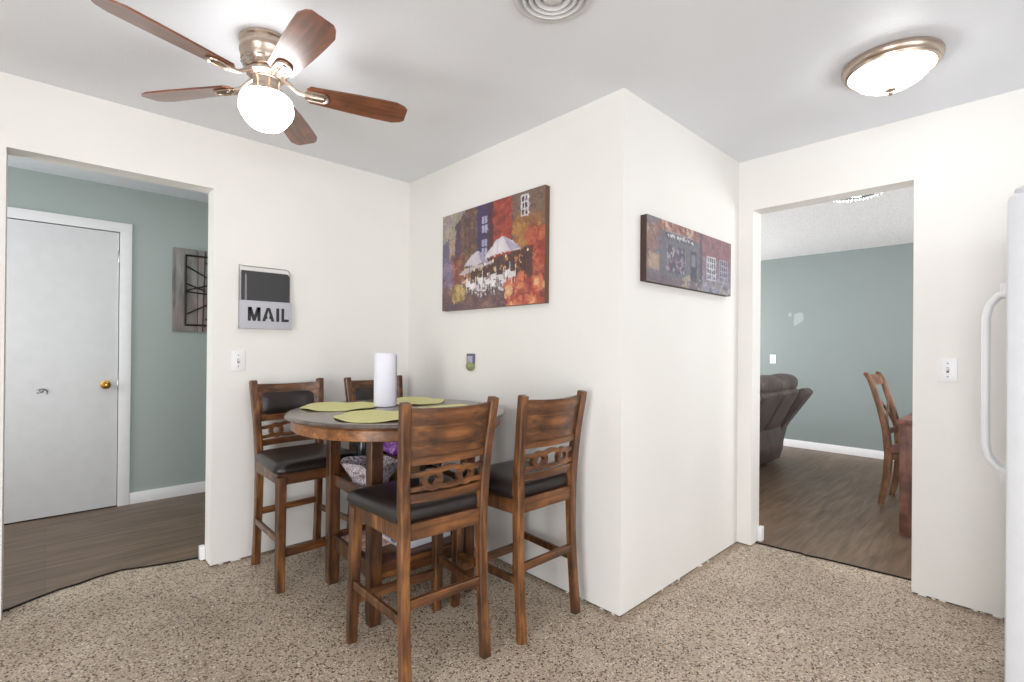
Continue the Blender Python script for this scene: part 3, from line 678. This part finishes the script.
# living room light
t = thing('crystal_ceiling_light', 'crystal-edged ceiling light in the living room, just showing under the opening', 'ceiling light', (4.39, .915, H))
b = MB(); b.lathe([(.001, 0), (.19, 0), (.195, -.008), (.185, -.014), (.001, -.014)], 48); b.build('metal_plate', M['chrome'], t)
b = MB(); b.lathe([(.09, -.014), (.085, -.026), (.06, -.036), (.001, -.040)], 40); b.build('glass_bowl', M['livingbowl'], t)
random.seed(5)
b = MB()
for k in range(40):
    a = 2*PI*k/40; r = .178; z = -.022
    for q in range(1):
        b.box((r*math.cos(a), r*math.sin(a), z-.008*random.random()), (.016, .016, .022), .004, Matrix.Rotation(a, 3, 'Z') @ Matrix.Rotation(.78, 3, 'X'))
o = b.build('crystal_beads', M['crystal'], t); 
# hallway light, above the opening and out of the picture
t = thing('hallway_light', 'round lit bowl light on the hallway ceiling', 'ceiling light', (.9, 3.75, H))
b = MB(); b.lathe([(.001, 0), (.15, 0), (.155, -.02), (.14, -.03)], 40); b.build('metal_rim', M['nickel'], t)
b = MB(); b.lathe([(.14, -.028), (.12, -.06), (.07, -.085), (.001, -.095)], 40); b.build('glass_bowl', M['hallbowl'], t)

# ------------------------------------------------------------------ counter stools
def interp(z, tab):
    for (z0, y0), (z1, y1) in zip(tab, tab[1:]):
        if z <= z1: 
            u = (z-z0)/(z1-z0); u = max(0, u); return y0+(y1-y0)*u
    return tab[-1][1]
PT = [(0, -.212), (.12, -.201), (.28, -.188), (.45, -.181), (.60, -.180), (.72, -.186), (.85, -.200), (.96, -.215), (1.038, -.229)]
hwp = lambda z: interp(z, [(0, .176), (.3, .173), (.58, .172), (.8, .181), (1.032, .194)])
def smoothstep_path(tab):
    from_ = []
    for k in range(25):
        z = 1.031*k/24; zz = [interp(z+d, tab) for d in (-.05, -.025, 0, .025, .05)]; from_.append((z, sum(zz)/5))
    return from_
PP = smoothstep_path(PT)
def make_stool():
    t = thing('counter_stool', 'x', 'stool')
    ry = lambda z: interp(z, PP)
    for s_ in (-1, 1):
        b = MB(); w = [.040 if z < .1 else .038 for z, y in PP]; d = [.036+.008*math.exp(-((z-.58)/.2)**2) for z, y in PP]
        path = [(s_*hwp(z), y, z) for z, y in PP]
        b.post(path, w, d, .005); b.box((s_*.1935, PP[-1][1]-.001, 1.031), (.036, .033, .014), .005, Matrix.Rotation(.2, 3, 'X'))
        b.build('back_post', M['stool'], t)
        b = MB(); b.post([(s_*.205, .218, 0), (s_*.202, .210, .15), (s_*.196, .198, .57)], [.037, .041, .044], [.037, .041, .044], .004)
        b.build('leg', M['stool'], t)
        # side stretcher and side rail
        b = MB(); b.post([(s_*.182, ry(.25)+.01, .25), (s_*.205, .20, .25)], .019, .034, .003, xdir=(1, -.06*s_, 0)); b.build('stretcher', M['stool'], t)
        b = MB(); b.post([(s_*.180, -.165, .560), (s_*.200, .19, .560)], .022, .062, .003, xdir=(1, 0, 0)); b.build('seat_rail', M['stool'], t)
    b = MB(); b.post([(-.2, .204, .182), (.2, .204, .182)], .022, .040, .003, xdir=(0, 1, 0)); b.build('stretcher', M['stoolx'], t)
    b = MB(); b.post([(-.175, ry(.30), .300), (.175, ry(.30), .300)], .022, .034, .003, xdir=(0, 1, 0)); b.build('stretcher', M['stoolx'], t)
    b = MB(); b.post([(-.19, .200, .560), (.19, .200, .560)], .022, .062, .003, xdir=(0, 1, 0)); b.build('seat_rail', M['stoolx'], t)
    b = MB(); b.post([(-.17, -.180, .560), (.17, -.180, .560)], .024, .062, .003, xdir=(0, 1, 0)); b.build('seat_rail', M['stoolx'], t)
    # leather cushion
    def outline(inset, n=10):
        wf, wr, yf_, yb, r = .232-inset, .192-inset, .238-inset, -.174+inset*.6, .05
        cor = [(wf, yf_, 0), (-wf, yf_, PI/2), (-wr, yb, PI), (wr, yb, 1.5*PI)]; pts = []
        for (cx, cy, a0) in cor:
            rr = r if cy > 0 else .02
            for k in range(n): a = a0+PI/2*k/(n-1); pts.append((cx-rr*math.copysign(1, cx)+rr*math.cos(a), cy-rr*math.copysign(1, cy)+rr*math.sin(a)))
        return pts
    lv = [(.588, .014), (.590, .004), (.598, -.003), (.614, -.005), (.630, 0), (.642, .012), (.649, .030), (.654, .060), (.657, .10), (.658, .14)]
    b = MB(); b.loft([[(x, y, z-(.010*max(0, (y-.1)/.14)**2 if z > .6 else 0)) for x, y in outline(i)] for z, i in lv]); b.build('seat_cushion', M['leather'], t, smooth=60)
    bow = lambda x: -.026*(1-(x/.17)**2)
    yf = lambda x, z: ry(z)+.004+bow(x)
    N = 17; xs = [-.160+.320*k/(N-1) for k in range(N)]; xw = lambda x, z: x*(hwp(z)-.012)/.160
    # broad top panel, with a raised top rail and bottom rail on the back
    b = MB(); b.relief([[(xw(x, zq), zq) for zq in [.815+(1.006-.815)*q/6 for q in range(7)]] for x in xs], .014, yf)
    pn = b.build('back_panel', M['stoolx'], t)
    b = MB(); b.relief([[(xw(x, z), z) for z in (.972, .982, .992, 1.002, 1.013+.006*(x/.16)**2)] for x in xs], .024, yf); b.build('top_rail', M['stoolx'], t)
    b = MB(); b.relief([[(xw(x, z), z) for z in (.807, .816, .825, .836)] for x in xs], .022, yf); b.build('lower_rail', M['stoolx'], t)
    b = MB(); b.relief([[(x, z) for z in (.668, .684, .700)] for x in xs], .018, yf); b.build('lower_slat', M['stoolx'], t)
    # chain-link slat: two wavy bars joined by two rings
    b = MB(); N2 = 49; x2 = [-.166+.332*k/(N2-1) for k in range(N2)]
    def wav(x): return .5+.5*math.cos(PI*min(1, abs(abs(x)-.074)/.074)) if abs(x) < .148 else 0
    b.relief([[(x, zz) for zz in (.774+.012*(1-wav(x))*(1 if abs(x) < .074 else -.3)-.009, .774+.012*(1-wav(x))*(1 if abs(x) < .074 else -.3)+.009)] for x in x2], .018, yf)
    b.relief([[(x, zz) for zz in (.722-.004*(1-wav(x))-.009, .722-.004*(1-wav(x))+.008)] for x in x2], .018, yf)
    for cx in (-.074, .074):
        b.relief([[(cx+r*1.02*math.cos(a), .748+r*math.sin(a)) for r in (.020, .027, .034, .041)] for a in [2*PI*k/28 for k in range(28)]], .022, yf, closed=True)
    b.build('chain_slat', M['stoolx'], t)
    # padded front of the back panel
    b = MB(); g = []
    n1, n2 = 15, 9
    bm = b.bm; V = []
    for i in range(n1):
        V.append([])
        for j in range(n2):
            u, w = i/(n1-1), j/(n2-1); x = -.150+.300*u; z = .840+.126*w
            e = min(1, min(u, 1-u)*7)*min(1, min(w, 1-w)*5); V[-1].append(bm.verts.new((x, yf(x, z)+.006+.016*math.sqrt(e), z)))
    for i in range(n1-1):
        for j in range(n2-1): bm.faces.new((V[i][j], V[i+1][j], V[i+1][j+1], V[i][j+1]))
    b.build('back_pad', M['leather'], t, smooth=60)
    return t
stools = [(1.123, 1.720, math.radians(-4.0), 'wooden counter stool with dark seat, nearest, its back hiding the round table'),
          (1.632, 1.674, math.radians(-.2), 'wooden counter stool standing close to the white projecting wall, right of the nearest one'),
          (1.052, 2.815, math.radians(182.5), 'wooden counter stool nearest the hallway opening, padded back against the wall with the switch'),
          (1.602, 2.790, math.radians(183.5), 'wooden counter stool in the corner behind the table and the paper towel roll')]
proto = make_stool()
for k, (x, y, rz, lb) in enumerate(stools):
    o = proto if k == 0 else dup(proto)
    o.location = (x, y, 0); o.rotation_euler = (0, 0, rz); tag(o, lb, 'stool', 'counter stools around the round table')

# ------------------------------------------------------------------ round table
TX, TY, TR, TZ = 1.330, 2.246, .547, .915
tb = thing('dining_table', 'round counter-height wooden dining table with storage shelves between square legs', 'table', (TX, TY, 0), math.radians(-3.4))
b = MB(); b.lathe([(.001, TZ-.022), (TR-.02, TZ-.022), (TR-.010, TZ-.021), (TR-.003, TZ-.017), (TR, TZ-.011), (TR-.002, TZ-.006), (TR-.008, TZ-.002), (TR-.02, TZ), (.001, TZ)], 96)
b.build('tabletop', M['tabletop'], tb, smooth=30)
b = MB(); b.lathe([(TR-.060, TZ-.076), (TR-.034, TZ-.076), (TR-.030, TZ-.072), (TR-.030, TZ-.030), (TR-.022, TZ-.0225), (TR-.060, TZ-.0225)], 96); b.build('apron', M['tablewood'], tb, smooth=30)
LG = .252
for sx in (-1, 1):
    for sy in (-1, 1):
        b = MB(); b.post([(sx*LG, sy*LG, 0), (sx*LG, sy*LG, .06), (sx*LG, sy*LG, TZ-.03)], [.050, .057, .058], [.050, .057, .058], .004); b.build('leg', M['shaded_legwood'], tb)
for z, nm in ((.545, 'upper'), (.225, 'lower')):
    for s_ in (-1, 1):
        b = MB(); b.post([(s_*LG, -LG+.03, z), (s_*LG, LG-.03, z)], .020, .055 if z > .3 else .075, .003, xdir=(1, 0, 0)); b.build('rail', M['shaded_legwood'], tb)
        b = MB(); b.post([(-LG+.03, s_*LG, z), (LG-.03, s_*LG, z)], .020, .055 if z > .3 else .075, .003, xdir=(0, 1, 0)); b.build('rail', M['stoolx'], tb)
    b = MB(); zt = z+(.012 if z > .3 else .022); b.span((-LG+.008, -LG+.008, zt-.014), (LG-.008, LG-.008, zt), .002); b.build('shelf', M['stoolx'], tb)
ZU, ZL = .557, .247       # shelf tops
# placemats
def mat_mesh(seed, R=.192):
    rnd = random.Random(seed); b = MB(); bm = b.bm; n = 72; rr = [0.001, .04, .08, .12, .15, .17, .182, R]
    ph = [rnd.random()*6 for _ in range(3)]
    def zf(r, a): e = max(0, (r-.10)/(R-.10)); return .0015+.0042*e*e*(1+math.sin(4*a+ph[0]))*.8+.001*e*(1+math.sin(9*a+ph[1]))
    top = []; bot = []
    for r in rr:
        top.append([]); bot.append([])
        for k in range(n):
            a = 2*PI*k/n; q = r*(1+.012*math.sin(8*a+ph[2])*(r/R)); x, y = q*math.cos(a), q*math.sin(a); z = zf(r, a)
            top[-1].append((x, y, z+.0022)); bot[-1].append((x, y, z-.0008))
    b.loft(bot+top[::-1], caps=False); return b
for (dx, dy, lb) in ((-.205, .262, 'round yellow-green placemat on the left of the table, in front of the leftmost stool'),
                     (-.230, -.200, 'round yellow-green placemat nearest the viewer, in front of the paper towel roll'),
                     (.225, .250, 'round yellow-green placemat at the back right, behind the paper towel roll'),
                     (.175, -.240, 'round yellow-green placemat seen just above the top of the nearest stool back')):
    o = mat_mesh(hash(dx) % 97+int(dy*100)).build('placemat', M['mat'], None, smooth=50, loc=(TX+dx, TY+dy, TZ))
    tag(o, lb, 'placemat', 'placemats on the round table')
# paper towel roll
t = thing('paper_towel_roll', 'white paper towel roll standing upright on the round table', 'paper towel', (1.327, 2.402, TZ))
b = MB(); b.lathe([(.021, .0005), (.054, .0005), (.057, .003), (.0575, .15), (.057, .284), (.055, .287), (.021, .287)], 48); b.build('paper_roll', M['paper'], t, smooth=40)
b = MB(); b.lathe([(.0195, .001), (.0205, .001), (.0205, .286), (.0195, .286)], 30); b.build('cardboard_core', M['cardboard'], t)
b = MB(); b.post([(.0585, -.012, .003), (.0585, -.012, .278)], .0008, .03, .0001); b.build('loose_edge', M['paper'], t)
# things on the upper shelf
bx, by = 1.178, 2.262
b = MB(); rings = []
def bsec(hw, hd, z, n=40, wob=0):
    pts = []
    for k in range(n):
        a = 2*PI*k/n; c, s_ = math.cos(a), math.sin(a); e = .45
        pts.append((hw*math.copysign(abs(c)**e, c), hd*math.copysign(abs(s_)**e, s_), z+wob*math.sin(4*a+.5)))
    return pts
b.loft([bsec(.070, .075, 0), bsec(.074, .082, .02), bsec(.092, .108, .055), bsec(.112, .140, .105, wob=.010), bsec(.109, .137, .107, wob=.010), bsec(.088, .104, .055), bsec(.066, .072, .012)])
o = b.build('fabric_basket', M['basket'], None, smooth=60, loc=(bx, by, ZU+.001)); o.rotation_euler = (0, 0, .12); tag(o, 'silver and brown patterned fabric basket on the upper shelf of the table', 'basket')
def crumple(name, mat, c, r, seed, label, cat, sq=1.0, sub=4, amp=.28):
    rnd = random.Random(seed); b = MB(); bmesh.ops.create_icosphere(b.bm, subdivisions=sub, radius=1)
    from mathutils import noise
    off = Vector((seed*3.1, seed*1.7, 0)); mn = 9
    for v in b.bm.verts:
        n = noise.noise(v.co*1.7+off)*amp+noise.noise(v.co*4.2+off)*amp*.5; v.co = v.co*(1+n); v.co = Vector((v.co.x*r[0], v.co.y*r[1], v.co.z*r[2])); mn = min(mn, v.co.z)
    for v in b.bm.verts: v.co.z = max(v.co.z, mn*.8)-mn*.8
    o = b.build(name, mat, None, smooth=25, loc=c); return tag(o, label, cat)
crumple('gift_bag', M['purple'], (1.372, 2.352, ZU+.090), (.085, .075, .085), 3, 'shiny crumpled purple foil bag under the table top', 'bag')
b = MB(); b.loft([bsec(.085, .095, 0), bsec(.087, .098, .088), bsec(.080, .090, .088), bsec(.078, .088, .006)]); o = b.build('paper_box', M['tan'], None, smooth=30, loc=(1.385, 2.335, ZU+.001)); tag(o, 'tan paper tray under the purple bag on the upper shelf', 'tray')
t = thing('glass_jar', 'dark glass jar with pale lid at the back of the upper shelf', 'jar', (1.228, 2.452, ZU+.0006))
b = MB(); b.lathe([(.001, .0), (.030, .0), (.034, .006), (.034, .15), (.030, .175), (.028, .188), (.001, .188)], 32); b.build('jar_body', M['dkglass'], t)
b = MB(); b.lathe([(.001, .208), (.030, .208), (.032, .204), (.032, .188), (.001, .188)], 32); b.build('lid', M['chrome'], t)
# on the lower shelf
def flat(name, mat, c, d, rz, lb, cat, bev=.002):
    b = MB(); b.box((0, 0, d[2]/2), d, bev); o = b.build(name, mat, None, loc=c); o.rotation_euler = (0, 0, rz); return tag(o, lb, cat)
flat('magazine', M['pinkpaper'], (1.205, 2.325, ZL+.001), (.19, .25, .006), .05, 'pink and tan magazine at the left of the lower table shelf', 'magazine')
flat('flat_box', M['boxwhite'], (1.400, 2.25, ZL+.001), (.28, .33, .042), .03, 'flat white box on the lower table shelf', 'box', .003)
flat('printed_booklet', M['blueprint'], (1.330, 2.22, ZL+.044), (.20, .26, .010), -.12, 'blue and white printed booklet lying on the flat white box', 'booklet')
crumple('snack_packet', M['blueprint'], (1.270, 2.15, ZL+.055), (.07, .05, .035), 8, 'small crumpled blue packet on top of the printed booklet', 'packet', sub=3)

# ------------------------------------------------------------------ living room: recliner sofa
sofa = thing('recliner_sofa', 'dark brown leather reclining sofa seen from behind in the living room', 'sofa', (0, 0, 0))
def sweepx(profile, x0, x1, n=8, puff=0, m=None, b=None, rnd=.03):
    """profile (y,z) closed outline extruded along x with rounded ends"""
    cy = sum(p[0] for p in profile)/len(profile); cz = sum(p[1] for p in profile)/len(profile)
    rings = []
    for u, s_ in ((0, .80), (.25, .94), (1, 1.0)): rings.append((x0+rnd*u, s_))
    for k in range(1, n): rings.append((x0+rnd+(x1-x0-2*rnd)*k/n, 1+puff*math.sin(PI*k/n)))
    for u, s_ in ((1, 1.0), (.25, .94), (0, .80)): rings.append((x1-rnd*u, s_))
    b.loft([[(x, cy+(y-cy)*s_, cz+(z-cz)*s_) for y, z in profile] for x, s_ in rings])
def rnd_poly(pts, r=.03, n=5):
    out = []; N = len(pts)
    for i in range(N):
        p, a, c = Vector(pts[i]), Vector(pts[i-1]), Vector(pts[(i+1) % N]); rr = min(r, (a-p).length*.45, (c-p).length*.45)
        p0 = p+(a-p).normalized()*rr; p1 = p+(c-p).normalized()*rr
        for k in range(n): u = k/(n-1); q = p0*(1-u)**2+p*2*u*(1-u)+p1*u*u; out.append((q.x, q.y))
    return out
b = MB(); sweepx(rnd_poly([(1.90, .04), (1.86, .20), (1.88, .46), (2.70, .46), (2.78, .40), (2.78, .05)], .04), 4.15, 5.90, b=b); b.build('base', M['sofa'], sofa, smooth=50)
for k, (x0, x1) in enumerate(((4.20, 4.74), (4.77, 5.31), (5.34, 5.80))):
    b = MB(); sweepx(rnd_poly([(1.875, .40), (1.67, .815), (1.74, .86), (1.95, .84), (2.12, .46)], .035), x0, x1, puff=.02, b=b); b.build('backrest', M['sofa'], sofa, smooth=50)
    b = MB(); sweepx(rnd_poly([(1.70, .82), (1.69, .95), (1.80, 1.0), (1.93, .96), (1.97, .84)], .07), x0+.02, x1+.02, puff=.08, b=b, rnd=.07); b.build('head_cushion', M['sofa'], sofa, smooth=60)
    b = MB(); sweepx(rnd_poly([(1.95, .44), (1.95, .56), (2.72, .56), (2.80, .50), (2.78, .44)], .05), x0, x1, puff=.03, b=b); b.build('seat_cushion', M['sofa'], sofa, smooth=60)
b = MB(); sweepx(rnd_poly([(1.865, .40), (1.60, .80), (1.67, .845), (2.05, .62), (2.70, .60), (2.78, .10), (1.93, .08)], .035), 5.83, 6.02, b=b, rnd=.02); b.build('arm_panel', M['sofa'], sofa, smooth=50)

# living room chair (X-back) and table
ch = thing('dining_chair', 'brown X-back dining chair beside the table in the living room', 'chair', (5.075, .60, 0), math.radians(-3))
lp = [(0, .225), (.10, .205), (.22, .185), (.41, .172), (.60, .190), (.78, .230), (.93, .274), (1.01, .302), (1.045, .322)]
for s_ in (-1, 1):
    b = MB(); b.post([(s_*.175, y, z) for z, y in lp]+[(s_*.175, .340, 1.052)], [.034]*10, [.036, .042, .05, .056, .052, .045, .040, .036, .034, .024], .006); b.build('back_post', M['chairwood'], ch, smooth=50)
    b = MB(); b.post([(s_*.185, -.20, 0), (s_*.185, -.19, .43)], [.034, .042], [.034, .042], .004); b.build('leg', M['chairwood'], ch)
cy_ = lambda z: interp(z, [(a, c) for a, c in lp])
b = MB(); b.relief([[(-.165+.33*k/12, z) for z in (.955, .98, 1.01, 1.038)] for k in range(13)], .020, lambda x, z: cy_(z)+.02*(1-(x/.165)**2)); b.build('top_rail', M['chairwood'], ch)
b = MB()
for s_ in (-1, 1):
    b.post([(s_*.15*math.cos(PI*k/10), cy_(.60+.036*k)+.012*s_, .60+.036*k) for k in range(11)], .026, .012, .003, xdir=(1, 0, .5*s_))
b.build('cross_slats', M['chairwood'], ch)
b = MB(); b.relief([[(-.165+.33*k/8, z) for z in (.565, .605)] for k in range(9)], .018, lambda x, z: cy_(z)); b.build('lower_rail', M['chairwood'], ch)
b = MB(); b.loft([[(x*s_, y*s_, z) for x, y in rnd_poly([(-.21, .18), (.21, .18), (.225, -.23), (-.225, -.23)], .03)] for z, s_ in ((.43, .96), (.435, 1), (.465, 1), (.47, .97))]); b.build('seat', M['redwood'], ch)
b = MB(); b.span((-.18, -.21, .37), (.18, .17, .428), .003); b.build('seat_frame', M['chairwood'], ch)
tb2 = thing('living_table', 'reddish brown wooden table cut off by the right side of the living room opening', 'table', (4.92, .12, 0))
b = MB(); b.span((-.80, -.50, .75), (.80, .490, .782), .004); b.build('tabletop', M['redwood'], tb2)
for sx in (-1, 1):
    for sy in (-1, 1):
        b = MB(); b.box((sx*.73, sy*.435, .374), (.095, .095, .748), .005); b.build('leg', M['redwood'], tb2)
    b = MB(); b.box((sx*.75, 0, .70), (.022, .80, .09), .003); b.build('apron', M['redwood'], tb2)
    b = MB(); b.box((0, sx*.445, .70), (1.40, .022, .09), .003); b.build('apron', M['redwood'], tb2)

# ------------------------------------------------------------------ refrigerator
fr_ = thing('refrigerator', 'white side-by-side refrigerator at the right edge of the picture', 'refrigerator', (2.30, .060, 0))
# local: x 0..0.90 (width), y<0 into the body, doors at front y=0
b = MB(); b.span((0.004, -.74, .03), (.896, -.085, 1.745), .008); b.build('cabinet', M['fridgegrey'], fr_)
def door(x0, x1, nm='door'):
    b = MB(); n = 10; rings = []
    prof = []
    for k in range(n+1): u = k/n; prof.append((x0+(x1-x0)*u, -.006+.006*math.sin(PI*u)**.5))
    poly = [(x0, -.072)]+[(x0, -.010), (x0+.003, -.006)]+prof[1:-1]+[(x1-.003, -.006), (x1, -.010), (x1, -.072)]
    for z, s_ in ((.085, .012), (.090, .004), (.10, 0), (1.735, 0), (1.748, .004), (1.755, .014)):
        cx = (x0+x1)/2; rings.append([(cx+(x-cx)*(1-s_), y-s_ if y > -.05 else y, z) for x, y in poly])
    b.loft(rings); d = b.build(nm, M['fridge'], fr_, smooth=40)
    b = MB(); b.span((x0+.01, -.085, .10), (x1-.01, -.072, 1.74)); b.build('gasket', M['gasket'], d)
    return d
d1 = door(0, .395); d2 = door(.402, .90)
def handle(parent, x, z0, z1, out):
    b = MB(); pts = []; 
    pts += [(x, -.004, z1), (x, out*.45, z1-.012), (x, out*.85, z1-.045), (x, out, z1-.095)]
    pts += [(x, out, z0+.10+(z1-z0-.195)*k/8) for k in range(8)][::-1]
    pts += [(x, out*.85, z0+.05), (x, out*.45, z0+.015), (x, -.004, z0)]
    b.post(pts, .030, [.03]+[.022]*(len(pts)-2)+[.03], .006, xdir=(1, 0, 0))
    # web plates where the handle meets the door
    b.span((x-.012, -.004, z1-.02), (x+.012, out*.35, z1+.035), .005); b.span((x-.012, -.004, z0-.035), (x+.012, out*.35, z0+.02), .005)
    b.build('handle', M['plastic'], parent, smooth=50)
handle(d1, .365, .775, 1.465, .062); handle(d2, .432, .775, 1.465, .062)
b = MB(); b.lathe([(.001, .026), (.018, .024), (.026, .016), (.028, .0)], 24, (.035, -.045, 1.757)); b.span((.02, -.16, 1.747), (.06, -.04, 1.762), .003); b.build('hinge_cap', M['fridgegrey'], fr_)
b = MB(); b.span((.01, -.06, .012), (.89, -.03, .078), .004); b.build('toe_grille', M['fridgegrey'], fr_)
for x in (.06, .84):
    for y in (-.12, -.68):
        b = MB(); b.lathe([(.018, 0), (.018, .031)], 16, (x, y, 0), caps=True); b.build('foot', M['slot'], fr_)

# ------------------------------------------------------------------ light
def area(name, loc, rot, sx, sy, power, col=(1, 1, 1)):
    L = bpy.data.lights.new(name, 'AREA'); L.shape = 'RECTANGLE'; L.size = sx; L.size_y = sy; L.energy = power; L.color = col
    o = bpy.data.objects.new(name, L); COL.objects.link(o); o.location = loc; o.rotation_euler = rot; return o
area('window_fill_back', (X0-.12, -.3, 1.15), (0, -PI/2, 0), 1.8, 1.5, 98, (.97, .985, 1))  # area lamp in the unseen back opening, set low to brighten lower walls
area('window_fill_side', (.2, Y0-.12, 1.28), (PI/2, 0, 0), 2.9, 1.65, 66, (.97, .985, 1))  # area lamp in the added side window, soft fill for the kitchen
def point(name, loc, power, r=.08, col=(1, .97, .93)):
    L = bpy.data.lights.new(name, 'POINT'); L.energy = power; L.shadow_soft_size = r; L.color = col
    o = bpy.data.objects.new(name, L); COL.objects.link(o); o.location = loc; return o
area('fill_living', (5.2, 3.9, 1.4), (-PI/2, 0, 0), 2.4, 1.4, 104, (1, 1, 1))  # fill lamp added inside the living room, where no window is built
area('fill_living_side', (5.2, -1.5, 1.4), (PI/2, 0, 0), 2.4, 1.4, 76, (1, 1, 1))  # second added fill lamp, from the living room's other side
area('fill_hall', (-1.55, 3.95, 1.4), (0, -PI/2, 0), 1.4, 1.0, 26, (1, 1, 1))  # fill lamp added at the hallway's end to brighten it
w = bpy.data.worlds.new('world'); bpy.context.scene.world = w; w.use_nodes = True
w.node_tree.nodes['Background'].inputs[0].default_value = (.9, .95, 1, 1); w.node_tree.nodes['Background'].inputs[1].default_value = 1.0

# ------------------------------------------------------------------ camera
f, yaw, pit, roll, hc, cyp = 490.8631, .8132, .0029, .0087, 1.2319, 347.238
F = Vector((math.cos(yaw)*math.cos(pit), math.sin(yaw)*math.cos(pit), math.sin(pit)))
r_ = Vector((math.sin(yaw), -math.cos(yaw), 0)); u_ = r_.cross(F)
Rv = math.cos(roll)*r_+math.sin(roll)*u_; Uv = -math.sin(roll)*r_+math.cos(roll)*u_
cam = bpy.data.cameras.new('camera'); co = bpy.data.objects.new('camera', cam); COL.objects.link(co)
mt = Matrix((Rv, Uv, -F)).transposed().to_4x4(); mt.translation = (0, 0, hc); co.matrix_world = mt
cam.sensor_width = 36; cam.lens = f/1024*36; cam.shift_y = (cyp-341)/1024; cam.clip_start = .02
sc = bpy.context.scene; sc.camera = co
sc.view_settings.view_transform = 'Standard'; sc.view_settings.look = 'None'; sc.view_settings.gamma = 1; sc.view_settings.use_curve_mapping = False
sc.view_settings.exposure = 0.03
sc.cycles.use_denoising = True; sc.cycles.max_bounces = 10; sc.cycles.diffuse_bounces = 6; sc.cycles.sample_clamp_indirect = 8
